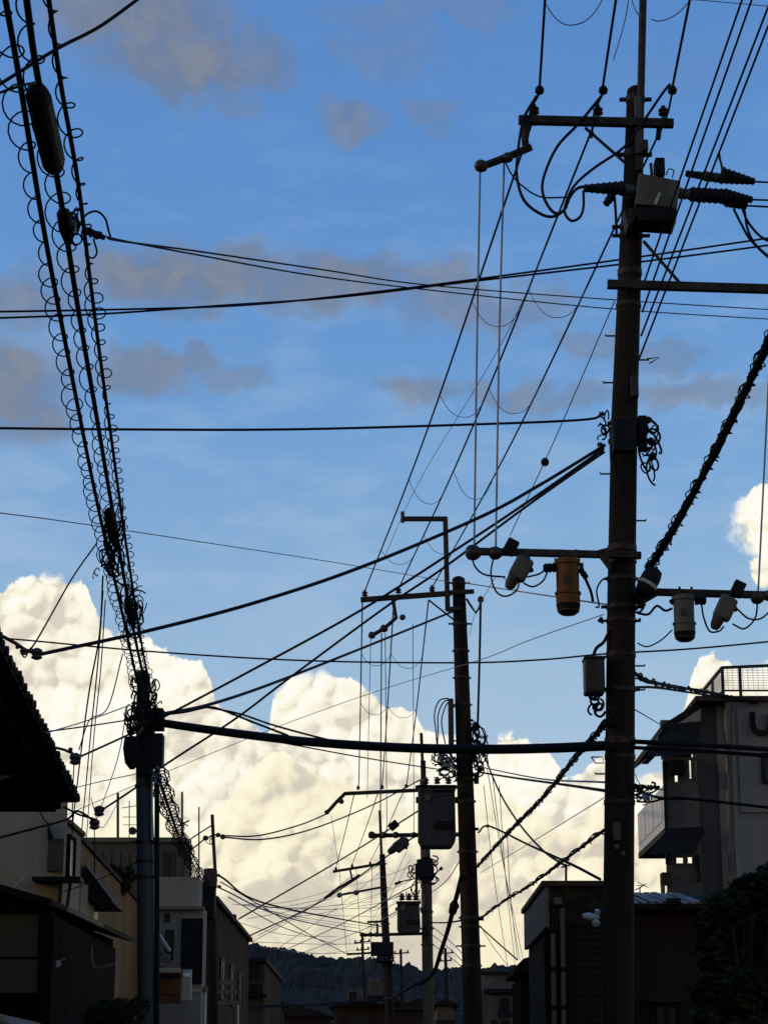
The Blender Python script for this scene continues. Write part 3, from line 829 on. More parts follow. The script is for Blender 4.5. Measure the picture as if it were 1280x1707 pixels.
def apartment():
    Y = 39.0
    h = thing('apartment_block', 'grey apartment block with rooftop mesh fence and side balconies at the right edge', 'building', (7, 43, 0))
    zt = zz(1172, Y)
    xa, xb, xc = xx(1166, 1320, Y), xx(1212, 1320, Y), xx(1420, 1320, Y)
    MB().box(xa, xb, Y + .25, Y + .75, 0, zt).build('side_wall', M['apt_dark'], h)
    MB().box(xb + .002, xc, Y - .15, 41.4, 0, zt).build('front_wall', M['apt_wall'], h)
    MB().box(xa - .05, xc, Y - .24, 41.45, zt + .003, zt + .09).build('roof_edge', M['rust'], h)
    # raised wall bands and the grooves between them
    pplate('wall_panel', 1231, 1420, 1184, 1354, Y - .19, .037, M['apt_wall'], h)
    pplate('wall_panel', 1231, 1420, 1366, 1500, Y - .19, .037, M['apt_wall'], h)
    for (x0, x1) in ((1199, 1211), (1222, 1228)):
        pplate('pilaster', x0, x1, 1176, 1500, Y - .20 if x0 > 1212 else Y + .17, .05 if x0 > 1212 else .075, M['apt_trim'], h)
    MB().tube([at(1216, 1176, Y - .22), at(1217, 1500, Y - .22)], .04, 8).build('downpipe', M['apt_dark'], h)
    window(h, xx(1268, 1280, Y - .2), xx(1330, 1280, Y - .2), zz(1306, Y - .2), zz(1255, Y - .2), Y - .19, 'front', 1, 'dark_metal')
    # dark raised U shape on the wall
    pts = [at(1253, 1187, Y - .26), at(1254, 1208, Y - .26), at(1259, 1219, Y - .26), at(1268, 1222, Y - .26), at(1278, 1220, Y - .26), at(1283, 1209, Y - .26), at(1284, 1187, Y - .26)]
    mb = MB(); sp = spline(pts, 4)
    for a, b in zip(sp, sp[1:]): mb.beam(a, b + (b - a) * .1, .09, .08, (0, 1, 0))
    mb.build('raised_mark', M['dark_metal'], h)
    # gable roof over the side balconies
    e = at(1102, 1209, Y); r = at(1167, 1168, Y)
    L = Vector((0, 4.4, 0))
    MB().prism([e, r, r - Vector((0, 0, .14)), e - Vector((0, 0, .12))], L).build('gable_roof', M['tile'], h)
    MB().prism([e + Vector((.05, 0, -.125)), r + Vector((0, 0, -.145)), at(1167, 1202, Y), at(1126, 1206, Y), at(1107, 1221, Y)], (0, .08, 0)).build('gable_board', M['apt_trim'], h)
    ef = at(1069, 1264, Y + 4.4)
    MB().hexa([e + Vector((-.02, .4, -.30)), e + Vector((.12, .4, -.30)), ef + Vector((.12, 0, -.12)), ef + Vector((0, 0, -.12)),
               e + Vector((-.02, .4, -.12)), e + Vector((.12, .4, -.12)), ef + Vector((.12, 0, .05)), ef + Vector((0, 0, .05))]).build('eave_gutter', M['dark_metal'], h)
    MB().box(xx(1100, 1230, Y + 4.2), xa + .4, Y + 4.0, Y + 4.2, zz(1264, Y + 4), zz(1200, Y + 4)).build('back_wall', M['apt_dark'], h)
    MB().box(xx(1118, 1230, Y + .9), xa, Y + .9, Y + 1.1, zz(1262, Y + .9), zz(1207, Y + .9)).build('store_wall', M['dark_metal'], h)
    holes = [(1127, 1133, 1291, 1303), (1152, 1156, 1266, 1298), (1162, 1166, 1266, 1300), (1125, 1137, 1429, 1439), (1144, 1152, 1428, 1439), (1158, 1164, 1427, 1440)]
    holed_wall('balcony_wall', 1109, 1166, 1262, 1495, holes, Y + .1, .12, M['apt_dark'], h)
    # side parapet seen from the street and the slab under it
    xs = xx(1112, 1350, Y)
    z1, z0 = zz(1308, Y), zz(1384, Y)
    par = MB().box(xs - .05, xs, Y + .1, Y + 4.2, z0 + .05, z1).build('balcony_parapet', M['panel'], h)
    for k in range(3):
        MB().box(xs - .065, xs - .052, Y + .35 + k * 1.3, Y + 1.45 + k * 1.3, z0 + .2, z1 - .12).build('parapet_panel', M['panel'], par)
    MB().box(xs - .06, xx(1172, 1384, Y), Y, Y + 4.2, z0 - .06, z0 + .046).build('balcony_slab', M['dark_metal'], h)
    for (a0, a1, b0, b1, nm) in (((1113, 1385), (1172, 1383), (1083, 1424), (1157, 1424), 'balcony_awning'), ((1122, 1207), (1165, 1202), (1078, 1262), (1163, 1257), 'gable_awning')):
        A, B, C, D = at(*a0, Y + .02), at(*a1, Y + .02), at(*b1, Y - .55), at(*b0, Y - .55)
        up = Vector((0, .03, .05))
        MB().hexa([D, C, B, A, D + up, C + up, B + up, A + up]).build(nm, M['dark_metal'], h)
    pplate('balcony_post', 1107, 1112, 1268, 1440, Y + .05, .1, M['dark_metal'], h)
    pplate('lower_ledge', 1103, 1118, 1454, 1474, Y + .0, .3, M['rust'], h)
    pplate('lower_post', 1103, 1108, 1474, 1495, Y + .0, .2, M['apt_dark'], h)
    pplate('air_conditioner', 1118, 1142, 1266, 1290, Y - .15, .24, M['dark_metal'], h, bevel=.02)
    MB().tube([at(1160, 1425, Y), at(1162, 1440, Y), at(1165, 1470, Y)], .04, 6).build('drain', M['dark_metal'], h)
    # mesh fence on the roof
    f = thing('roof_fence', 'wire mesh fence with posts along the apartment roof', 'fence', at(1203, 1168, Y - .1))
    Yf = Y - .1
    top = [at(1430, 1103, Yf), at(1203, 1113, Yf), at(1203, 1113, Yf) + Vector((-.02, 2.3, 0))]
    zb_ = zt + .09
    for a, b in zip(top, top[1:]):
        MB().beam(a, b, .05, .05).build('top_rail', M['steel'], f)
        MB().beam(Vector((a.x, a.y, zb_ + .12)), Vector((b.x, b.y, zb_ + .12)), .03, .03).build('bottom_rail', M['steel'], f)
        mesh = MB(); n = int((b - a).length / .09)
        for i in range(1, n):
            p = a.lerp(b, i / n)
            mesh.tube([p, Vector((p.x, p.y, zb_ + .12))], .0035, 4, False)
        for k in range(1, 9):
            z = zb_ + .12 + (min(a.z, b.z) - zb_ - .12) * k / 9
            mesh.tube([Vector((a.x, a.y, z)), Vector((b.x, b.y, z))], .0035, 4, False)
        tag(mesh.build('wire_mesh', M['greywire'], f), kind='stuff')
    for p in [top[1], at(1232, 1112, Yf), at(1290, 1109, Yf), top[2], top[1].lerp(top[2], .5)]:
        MB().beam(Vector((p.x, p.y, zb_ - .02)), Vector((p.x, p.y, p.z + .02)), .05, .05, (0, 1, 0)).build('fence_post', M['steel'], f)
apartment()

# -- far end of the street
def shop_building():
    Y = 112.0
    h = thing('shop_building', 'dim grey shop with dark canopy at the far end right of the second pole', 'building', (xx(840, 1650, Y), Y + 4, 0))
    x0, x1 = xx(803, 1650, Y), xx(884, 1650, Y)
    MB().box(x0, x1, Y, Y + 9, 0, zz(1624, Y)).build('wall', M['apt_dark'], h)
    MB().box(x0 - .1, x1, Y - .2, Y + 9, zz(1624, Y) + .004, zz(1620, Y)).build('roof', M['tile'], h)
    pplate('canopy', 806, 884, 1648, 1655, Y - .9, .89, M['dark_metal'], h)
    s = thing('shop_sign', 'pale shop sign with a black rounded emblem under the dark canopy', 'sign', at(842, 1707, Y - .5))
    pplate('board', 812, 872, 1658, 1716, Y - .5, .2, M['grey_wall'], s)
    prof = [(1664, 3), (1667, 7), (1673, 9), (1677, 7), (1681, 9), (1688, 12), (1694, 12), (1698, 8)]
    pl = [at(841 + w, y, Y - .53) for y, w in prof] + [at(841 - w, y, Y - .53) for y, w in reversed(prof)]
    MB().prism(pl, (0, .027, 0)).build('emblem', M['emblem'], s)
    pplate('lettering', 818, 828, 1700, 1712, Y - .53, .027, M['emblem'], s)
    pplate('lettering', 834, 850, 1701, 1712, Y - .53, .027, M['emblem'], s)
shop_building()
def far_house(label, x0, x1, ytop, yr, Y, wall, depth=9.0, ridge=None):
    h = thing('distant_house', label, 'house', (xx((x0 + x1) / 2, 1650, Y), Y + depth / 2, 0), 'houses at the far end of the street')
    a, b = xx(x0, 1650, Y), xx(x1, 1650, Y); zt = zz(ytop, Y)
    MB().box(a, b, Y, Y + depth, 0, zt).build('wall', M[wall], h)
    rm = (a + b) / 2; zr = zz(yr, Y)
    MB().prism([(a - .3, Y - .4, zt + .004), (rm, Y - .4, zr), (b + .3, Y - .4, zt + .004)], (0, depth + .8, 0)).build('roof', M['tile'], h)
    n = max(1, int((b - a) / 2.6))
    for k in range(n):
        c = a + (b - a) * (k + .5) / n
        window(h, c - .6, c + .6, zt - 1.9, zt - .8, Y, 'front', 1)
    return h
far_house('dim distant house with a pale box below the fourth pole', 556, 640, 1678, 1664, 150.0, 'brown_wall')
far_house('dark distant house between the third and fourth poles', 652, 742, 1684, 1664, 165.0, 'brown_wall')
far_house('low dark distant house left of the fourth pole over the long cable', 450, 548, 1694, 1676, 175.0, 'brown_wall')
bx = thing('rooftop_tank', 'pale upright box standing on a far roof beside the fourth pole', 'tank', at(625, 1662, 149))
pplate('tank_body', 614, 636, 1630, 1660, 148.5, 1.2, M['grey_wall'], bx, bevel=.05)
pplate('tank_base', 612, 640, 1660, 1666, 148.4, 1.4, M['dark_metal'], bx)
bx = thing('rooftop_unit', 'pale cooling unit on a far roof left of the upright box', 'machine', at(592, 1668, 149))
pplate('unit_body', 580, 606, 1650, 1667, 148.5, 1.2, M['grey_wall'], bx, bevel=.05)
pplate('fan_grille', 582, 594, 1653, 1665, 148.44, .055, M['dark_metal'], bx)

far_house('narrow dim house front beyond the end house on the left', 436, 462, 1670, 1658, 120.0, 'brown_wall')
far_house('tiny pale walled house right of the third pole foot', 728, 756, 1676, 1664, 130.0, 'grey_wall')
far_house('tiny dark house between the far tank and the third pole', 640, 672, 1674, 1662, 185.0, 'brown_wall')

# ------------------------------------------------------------------ poles and what hangs on them
class Pole:
    def __init__(s, name, label, axis, Y, mat, cat='pole', ground=0.12, group=None):
        s.Y = Y
        pts = [at(x, y, Y) for x, y, w in axis]; k = [w * mpp(y, Y) for x, y, w in axis]
        d = (pts[-1] - pts[-2]); d = d / d.z
        base = pts[-1] + d * (ground - 0.1 - pts[-1].z)
        s.o = thing(name, label, cat, (base.x, base.y, 0), group)
        s.axis = axis
        P = pts + [base]; K = k + [k[-1] + 0.02]
        PP, KK = [], []
        for i in range(len(P) - 1):
            for j in range(6):
                PP.append(P[i].lerp(P[i + 1], j / 6)); KK.append(K[i] + (K[i + 1] - K[i]) * j / 6)
        PP.append(P[-1]); KK.append(K[-1])
        MB().tube(PP, KK, 18).build('shaft', mat, s.o, True)
    def cx(s, y):
        a = s.axis
        for (x0, y0, w0), (x1, y1, w1) in zip(a, a[1:]):
            if y <= y1 or (x1, y1, w1) == a[-1]:
                t = (y - y0) / (y1 - y0); return x0 + (x1 - x0) * t, w0 + (w1 - w0) * t
        return a[-1][0], a[-1][2]
    def band(s, y, h=8, lug=0, mat='steel', grow=1.5):
        x, w = s.cx(y); k = mpp(y, s.Y)
        mb = MB().lathe(at(x, y, s.Y), (0, 0, 1), [(-h / 2 * k, (w + grow) * k), (h / 2 * k, (w + grow) * k)], 18)
        if lug:
            for sg in (-1, 1):
                mb.beam(at(x + sg * w, y, s.Y), at(x + sg * (w + lug), y, s.Y), .05, .5 * h * k)
        return mb.build('band', M[mat], s.o, True)
    def step(s, y, side, ln=16):
        x, w = s.cx(y)
        a = at(x + side * w * .8, y, s.Y); b = at(x + side * (w + ln), y, s.Y); k = mpp(y, s.Y)
        MB().tube([a, b, b + Vector((0, 0, 2.5 * k))], 1.5 * k, 6).build('step_bolt', M['steel'], s.o)
    def arm(s, x0, y0, x1, y1, h=12, dY=-.2, mat='steel', name='crossarm'):
        k = mpp(y0, s.Y)
        return MB().beam(at(x0, y0, s.Y + dY), at(x1, y1, s.Y + dY), .09, h * k).build(name, M[mat], s.o, bevel=.006)
    def rod(s, pts, r, dY=-.2, mat='steel', name='brace', per=1, n=6):
        q = [at(x, y, s.Y + dY) for x, y in pts]
        if per > 1: q = spline(q, per)
        return MB().tube(q, r * mpp(pts[0][1], s.Y), n).build(name, M[mat], s.o)
    def ins(s, x, y, r, axis=(0, 0, 1), dY=-.2, mat='porcelain', name='insulator'):
        return insulator(s.o, at(x, y, s.Y + dY), axis, r * mpp(y, s.Y), mat, name)
    def plate(s, x0, x1, y0, y1, dY, depth, mat, name):
        return pplate(name, x0, x1, y0, y1, s.Y + dY, depth, M[mat], s.o, bevel=.008)
def insulator(parent, p, axis, r, mat='porcelain', name='insulator'):
    a = Vector(axis).normalized()
    return MB().lathe(p - a * r, a, [(0, r * .35), (r * .15, r * .8), (r * .45, r), (r * .6, r * .55), (r * .8, r * .6), (r * 1.0, r * .95), (r * 1.3, r * .9), (r * 1.5, r * .5), (r * 2.0, r * .4)], 10).build(name, M[mat], parent, True)
def ball(parent, p, axis, r, mat='porcelain', name='insulator'):
    a = Vector(axis).normalized()
    return MB().lathe(p - a * r, a, [(0, r * .4), (r * .3, r * .85), (r * .8, r), (r * 1.3, r * .95), (r * 1.8, r * .6), (r * 2, r * .3)], 12).build(name, M[mat], parent, True)
def loops(parent, cx, cy, rx, ry, Y, n, r, seed, mat='rubber', name='cable_loops', spread=1.0):
    """a tangle of small slack cable loops joined into one part"""
    rnd = random.Random(seed); mb = MB(); k = mpp(cy, Y)
    for i in range(n):
        x, y = cx + rnd.uniform(-rx, rx) * .6, cy + rnd.uniform(-ry, ry) * .7
        ax_, ay_ = rnd.uniform(.25, .8) * rx * spread, rnd.uniform(.15, .5) * ry * spread
        ph, sw = rnd.uniform(0, TAU), rnd.uniform(2.5, 6.2)
        tilt = rnd.uniform(-.6, .6); dy = rnd.uniform(-.12, .12)
        pts = []
        for j in range(13):
            a = ph + sw * j / 12
            u, v = math.cos(a) * ax_, math.sin(a) * ay_
            pts.append(at(x + u * math.cos(tilt) - v * math.sin(tilt), y + u * math.sin(tilt) + v * math.cos(tilt), Y + dy + .05 * math.sin(a * 1.7)))
        mb.tube(pts, r * k * rnd.uniform(.8, 1.3), 5)
    return tag(mb.build(name, M[mat], parent), kind='stuff')

# ---- the tall main pole on the right
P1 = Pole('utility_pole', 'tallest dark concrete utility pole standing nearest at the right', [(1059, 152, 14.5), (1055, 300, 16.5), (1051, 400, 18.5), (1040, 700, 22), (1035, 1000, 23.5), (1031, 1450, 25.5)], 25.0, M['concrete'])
k1 = mpp(500, 25.0)
MB().lathe(at(1059, 153, 25), (0, 0, 1), [(0, 15 * k1), (4 * k1, 14 * k1), (9 * k1, 8 * k1), (11 * k1, 2 * k1)], 16).build('pole_cap', M['concrete'], P1.o, True)
P1.rod([(1064, 285), (1068, 140), (1074, -120)], 6.5, -.12, 'steel', 'mast', n=10)
P1.plate(1058, 1070, 160, 255, -.20, .05, 'tank_light', 'mast_strap')
for y, h, lug in ((166, 10, 12), (258, 11, 14), (378, 9, 14), (393, 8, 13), (455, 10, 0), (475, 12, 0), (510, 7, 0), (706, 12, 6), (736, 14, 4), (915, 10, 0), (935, 8, 0), (965, 7, 5), (1012, 8, 10), (1035, 6, 9), (1092, 8, 0), (1150, 7, 8), (1236, 12, 0), (1262, 7, 0), (1338, 7, 0)):
    P1.band(y, h, lug, 'rust' if y in (1236,) else 'steel')
for y, sd in ((638, -1), (600, 1), (790, -1), (868, 1), (560, -1), (1150, 1), (1110, 1), (1290, -1), (1330, 1)):
    P1.step(y, sd)
P1.plate(1052, 1064, 625, 660, -.33, .12, 'tank', 'number_plate')
P1.plate(1022, 1034, 1370, 1400, -.30, .06, 'concrete_far', 'number_plate')
for x, y in ((1027, 1412), (1038, 1424)):
    P1.ins(x, y, 5, (0.3, 0, 1), -.26, 'tank_light', 'small_insulator')
# top crossarm with its hanging switch arm on the left
P1.arm(864, 200, 1122, 206, 14, -.22)
P1.rod([(872, 194), (874, 222), (876, 250)], 6.5, -.22, 'rust', 'drop_bracket')
P1.rod([(885, 245), (845, 262), (802, 278)], 6.5, -.22, 'steel', 'hanging_arm')
P1.rod([(975, 213), (1042, 272)], 2.6, -.2)
for x, y in ((890, 183), (996, 184), (1105, 185)):
    P1.ins(x, y, 9, (0, 0, 1), -.22)
    P1.rod([(x, y + 8), (x + 1, y + 26)], 3, -.22, 'steel', 'insulator_pin')
for x, y in ((899, 150), (1005, 150), (1120, 150)):
    ball(P1.o, at(x, y, 24.6), (0.1, 0, 1), 8 * k1, 'black_plastic', 'line_clamp')
for x, y in ((802, 277), (846, 263)):
    ball(P1.o, at(x, y, 24.78), (1, 0, -.4), 11 * k1 if x < 820 else 9 * k1)
P1.ins(985, 222, 5, (0, 0, 1)); P1.rod([(1098, 215), (1096, 232)], 5, -.2, 'black_plastic', 'line_clamp')
for pts, r in (([(897, 158), (884, 185), (880, 225), (874, 240)], 2.4), ([(1003, 158), (992, 182), (988, 205), (985, 230)], 2.4), ([(1119, 158), (1112, 190), (1098, 225)], 2.0),
               ([(894, 160), (872, 200), (862, 262), (862, 300), (876, 338), (912, 361), (938, 352), (950, 328), (962, 314), (980, 310)], 2.6),
               ([(1002, 160), (965, 205), (928, 245), (906, 295), (905, 325), (918, 350), (932, 356), (944, 345)], 2.6),
               ([(1116, 140), (1102, 158), (1070, 205), (1040, 245), (990, 280), (958, 308), (944, 335), (941, 355), (952, 368), (966, 362), (972, 345), (972, 318)], 2.4),
               ([(842, 270), (852, 290), (868, 308), (900, 328), (945, 329)], 1.4), ([(1024, 330), (1026, 360), (1027, 390)], 2.4)):
    P1.rod(pts, r, -.3, 'bluewire', 'jumper_wire', 5, 6)
# middle crossarm, running out of the picture on the right
P1.arm(1012, 474, 1420, 486, 14, -.22)
P1.rod([(1072, 402), (1138, 478)], 2.8, -.24)
# lower left and right arms
P1.arm(783, 919, 1068, 926, 11, -.24)
MB().prism([at(992, 918, 24.7), at(1014, 912, 24.7), at(1014, 948, 24.7)], (0, .06, 0)).build('gusset', M['steel'], P1.o)
ball(P1.o, at(789, 921, 24.76), (1, 0, 0), 13 * k1); ball(P1.o, at(826, 922, 24.76), (1, 0, 0), 11 * k1)
P1.arm(1056, 986, 1420, 996, 11, -.24)
MB().prism([at(1060, 992, 24.7), at(1096, 992, 24.7), at(1062, 1012, 24.7)], (0, .06, 0)).build('gusset', M['steel'], P1.o)
ball(P1.o, at(1262, 996, 24.76), (1, 0, 0), 11 * k1); ball(P1.o, at(1281, 993, 24.76), (1, 0, 0), 9 * k1)
P1.plate(1070, 1080, 232, 250, -.3, .2, 'steel', 'clamp_block')
P1.rod([(1078, 598), (1098, 596), (1082, 606)], 1.3, -.1, 'steel', 'wire_hook')
for pts, r in (([(787, 930), (792, 945), (808, 958), (842, 962)], 1.6), ([(822, 930), (818, 958), (826, 985), (842, 994), (860, 985), (866, 968)], 1.6),
               ([(878, 962), (900, 956), (912, 944)], 1.6), ([(872, 972), (888, 978), (905, 968), (914, 948)], 1.6),
               ([(974, 962), (984, 985), (988, 1003)], 2.6), ([(992, 1012), (998, 1010), (994, 985), (1002, 968), (1014, 962)], 1.6),
               ([(1168, 1002), (1172, 1028), (1182, 1052), (1198, 1052), (1206, 1044)], 1.6), ([(1225, 1012), (1245, 1030), (1265, 1032), (1282, 1020)], 1.6), ([(1220, 1040), (1240, 1048), (1258, 1030), (1262, 1002)], 1.6),
               ([(1062, 1022), (1080, 1024), (1094, 1010), (1108, 1018), (1120, 1014)], 2.2), ([(1062, 1072), (1078, 1078), (1100, 1068), (1120, 1050)], 1.3)):
    P1.rod(pts, r, -.34, 'rubber', 'jumper_wire', 5, 6)
# telephone junction cluster round the shaft
P1.plate(1022, 1060, 696, 750, -.26, .5, 'black_plastic', 'terminal_band')
P1.plate(1064, 1078, 692, 748, -.1, .16, 'black_plastic', 'terminal_box')
loops(P1.o, 1080, 745, 18, 60, 25.0, 16, 1.5, 11)
loops(P1.o, 1008, 712, 10, 26, 25.0, 7, 1.4, 12)
for x, y in ((1084, 735), (1088, 760), (1080, 700)):
    ball(P1.o, at(x, y, 24.95), (1, 0, 0.3), 6 * k1, 'black_plastic', 'connector')
for x, y in ((1003, 690), (1000, 741), (1003, 754)):
    P1.ins(x, y, 5, (1, 0, 0), 0)
loops(P1.o, 1070, 1316, 26, 10, 25.0, 8, 1.6, 13); loops(P1.o, 1076, 1330, 14, 10, 24.9, 6, 1.4, 14, 'greywire')
loops(P1.o, 1066, 1008, 10, 30, 24.9, 9, 1.6, 15)
for x, y in ((1066, 1316), (1084, 1313)): P1.ins(x, y, 6, (1, 0, 0), -.05)
P1.rod([(1003, 1030), (998, 1034), (1006, 1037)], 4, -.05, 'steel', 'side_clamp')
P1.rod([(985, 1262), (992, 1272), (1006, 1272), (1004, 1262), (985, 1262)], 1.2, -.05, 'steel', 'wire_hook')

def switch_unit():
    Y = 24.45
    t = thing('load_switch', 'grey boxed load switch with long bushings near the top of the main pole', 'switch', at(1095, 370, Y + .2))
    k = mpp(320, Y)
    MB().prism([at(1064, 288, Y), at(1134, 301, Y), at(1128, 347, Y), at(1058, 340, Y)], (.03, .42, .05)).build('tank', M['tank_light'], t, bevel=.012)
    MB().prism([at(1058, 343, Y - .02), at(1129, 350, Y - .02), at(1122, 370, Y - .02), at(1066, 366, Y - .02)], (.03, .4, 0)).build('base', M['dark_metal'], t, bevel=.01)
    MB().prism([at(1040, 350, Y + .1), at(1062, 344, Y + .1), at(1058, 366, Y + .1), at(1046, 378, Y + .1)], (0, .3, 0)).build('mount', M['steel'], t)
    MB().beam(at(1099, 322, Y - .03), at(1091, 341, Y - .03), .03, 5 * k).build('handle', M['sign_cream'], t)
    def bush(x0, y0, x1, y1, r0, r1, mat='black_plastic', dY=.2, n=7):
        a, b = at(x0, y0, Y + dY), at(x1, y1, Y + dY); d = b - a; L = d.length; prof = [(0, r0 * k)]
        for i in range(n):
            f = (i + .5) / n; rr = r0 + (r1 - r0) * f
            prof += [(L * (f - .3 / n), rr * k), (L * f, rr * 1.18 * k), (L * (f + .3 / n), rr * k)]
        prof += [(L, r1 * .6 * k)]
        MB().lathe(a, d, prof, 12).build('bushing', M[mat], t, True)
    bush(1060, 318, 1036, 315, 8, 9, 'tank_light', n=2); bush(1040, 314, 972, 314, 12, 6)
    bush(1020, 326, 1008, 342, 8, 5, n=3)
    bush(1130, 322, 1152, 324, 9, 9, 'tank_light', n=3); bush(1150, 324, 1215, 328, 12, 12); bush(1205, 328, 1254, 333, 14, 5); bush(1210, 334, 1245, 344, 11, 6, dY=.4)
    bush(1142, 289, 1175, 294, 5, 7, 'black_plastic', n=4); bush(1172, 293, 1205, 298, 8, 8, 'tank', n=4); bush(1200, 292, 1258, 303, 14, 5)
    MB().tube([at(1205, 288, Y + .2), at(1200, 268, Y + .2), at(1197, 256, Y + .2)], [.018, .014, .022], 6).build('terminal', M['steel'], t)
    pplate('top_cover', 1092, 1108, 262, 290, Y + .05, .22, M['black_plastic'], t, bevel=.01)
    MB().tube([at(1086, 292, Y), at(1084, 272, Y)], .02, 6).build('lifting_eye', M['steel'], t)
    MB().tube(spline([at(1110, 292, Y), at(1114, 282, Y), at(1122, 284, Y), at(1120, 296, Y)], 4), .008, 5).build('lifting_eye', M['steel'], t)
    for q in ([(1222, 348), (1234, 372), (1252, 402), (1290, 436)], [(1236, 346), (1246, 370), (1268, 395), (1300, 410)], [(1240, 350), (1246, 384), (1262, 412), (1300, 446)]):
        MB().tube(spline([at(x, y, Y + .25) for x, y in q], 6), 2.2 * k, 6).build('cable_tail', M['bluewire'], t)
switch_unit()

def tank(name, label, cx, ytop, ybot, w, Y, mat, cat='transformer', studs=(), bushings=(), foot=True):
    """canister hung under a crossarm"""
    t = thing(name, label, cat, at(cx, ybot, Y))
    k = mpp(ytop, Y); H = (ybot - ytop) * k
    p = at(cx, ybot, Y)
    prof = [(0, w * .72 * k), (H * .04, w * .92 * k), (H * .2, w * k), (H * .33, w * 1.0 * k), (H * .34, w * 1.1 * k), (H * .38, w * 1.1 * k), (H * .39, w * .95 * k),
            (H * .88, w * .96 * k), (H * .9, w * 1.08 * k), (H * .98, w * 1.08 * k), (H, w * .9 * k)]
    MB().lathe(p, (0, 0, 1), prof, 16).build('tank', M[mat], t, True)
    MB().lathe(p, (0, 0, 1), [(-.02, w * .6 * k), (H * .02, w * .9 * k), (H * .16, w * 1.02 * k)], 16).build('base', M['dark_metal'], t, True)
    pplate('rating_plate', cx - w * .35, cx + w * .25, ytop + (ybot - ytop) * .3, ytop + (ybot - ytop) * .44, Y - w * k * 1.04, .02, M['tank'], t)
    for i in range(8):
        a = TAU * i / 8
        MB().lathe(p + Vector((math.cos(a) * w * k, math.sin(a) * w * k, H * .99)), (0, 0, 1), [(0, 1.6 * k), (2.5 * k, 1.4 * k)], 6).build('lid_bolt', M['steel'], t)
    for sx in studs:
        MB().tube([at(sx, ytop + 2, Y), at(sx, ytop - 14, Y)], 2.2 * k, 6).build('stud', M['steel'], t)
    for (x0, y0, x1, y1, r) in bushings:
        a, b = at(x0, y0, Y), at(x1, y1, Y); L = (b - a).length
        MB().lathe(a, b - a, [(0, r * .7 * k), (L * .3, r * k), (L * .4, r * .7 * k), (L * .6, r * k), (L * .7, r * .8 * k), (L, r * .9 * k), (L * 1.15, r * .5 * k)], 10).build('bushing', M['black_plastic'], t, True)
    for sg in (-1, 1):
        MB().beam(at(cx + sg * w * .9, ytop + (ybot - ytop) * .15, Y), at(cx + sg * w * 1.25, ytop + (ybot - ytop) * .15, Y), .04, 10 * k).build('lug', M['steel'], t)
    return t
tank('ochre_transformer', 'rusty ochre canister transformer under the main pole left arm', 947, 930, 1022, 20, 24.45, 'tank_tan', studs=(933, 960), bushings=((928, 946, 908, 947, 9), (966, 948, 976, 962, 6)))
tank('grey_transformer', 'grey canister transformer under the main pole right arm', 1141, 992, 1066, 18, 24.45, 'tank_light', studs=(1132, 1152), bushings=((1158, 1000, 1174, 1001, 9), (1124, 1000, 1117, 1004, 5)))
def cutout(label, cx, cy, ang, s, Y, mat='tank_light', block=None):
    t = thing('fuse_cutout', label, 'fuse cutout', at(cx, cy, Y), 'fuse cutouts on the crossarms')
    k = mpp(cy, Y) * s; c = at(cx, cy, Y)
    u = Vector((math.sin(ang), 0, math.cos(ang))); w = Vector((math.cos(ang), 0, -math.sin(ang)))
    MB().obox(c, w * 15 * k, Vector((0, 12 * k, 0)), u * 20 * k).build('housing', M[mat], t, bevel=5 * k)
    MB().lathe(c - u * 18 * k - w * 3 * k, -u, [(0, 11 * k), (8 * k, 10 * k), (16 * k, 9 * k), (22 * k, 6 * k)], 10).build('fuse_tube', M['tank'], t, True)
    MB().lathe(c + u * 16 * k, u, [(0, 10 * k), (5 * k, 8 * k), (9 * k, 4 * k)], 10).build('cap', M['tank'], t, True)
    ball(t, c + w * 15 * k + u * 6 * k, w, 5 * k, 'steel', 'contact')
    if block:
        b = at(block[0], block[1], Y)
        MB().obox(b, w * 10 * k, Vector((0, 9 * k, 0)), u * 13 * k).build('bracket_block', M['black_plastic'], t, bevel=2 * k)
    return t
cutout('grey tilted fuse cutout on the main pole left arm beside the ochre transformer', 868, 948, .5, 1.0, 24.4, block=(851, 912))
cutout('grey tilted fuse cutout on the main pole right arm by the picture edge', 1208, 1014, .45, 1.0, 24.4, block=(1229, 982))

def box_unit(name, label, x0, x1, y0, y1, Y, depth, mat, cat='box'):
    t = thing(name, label, cat, at((x0 + x1) / 2, y1, Y))
    pplate('case', x0, x1, y0, y1, Y, depth, M[mat], t, bevel=.02)
    pplate('door', x0 + 3, x1 - 3, y0 + 5, y1 - 5, Y - .012, .01, M[mat], t)
    pplate('hood', x0 - 1.5, x1 + 1.5, y0 - 3, y0 - .3, Y - .03, depth + .04, M['tank'], t)
    k = mpp(y0, Y)
    MB().tube([at((x0 + x1) / 2, y1 - 1, Y + .1), at((x0 + x1) / 2, y1 + 8, Y + .1)], 3 * k, 6).build('gland', M['black_plastic'], t)
    return t
bu = box_unit('junction_box', 'flat grey junction box on the left side of the main pole', 975, 1008, 1096, 1154, 24.8, .3, 'tank')
loops(bu, 992, 1175, 12, 28, 24.9, 9, 1.8, 21, name='cable_tails')
MB().tube(spline([at(x, y, 24.9) for x, y in ((988, 1094), (994, 1080), (1006, 1070), (1016, 1050))], 5), 3 * k1, 6).build('feed_cable', M['rubber'], bu)
tc_ = thing('splice_closure', 'fat black splice closure strapped to the right of the main pole', 'closure', at(1070, 1000, 24.6))
MB().lathe(at(1068, 992, 24.6), at(1092, 950, 24.6) - at(1068, 992, 24.6), [(0, .03), (.03, .09), (.12, .115), (.26, .115), (.34, .09), (.37, .03)], 12).build('body', M['black_plastic'], tc_, True)
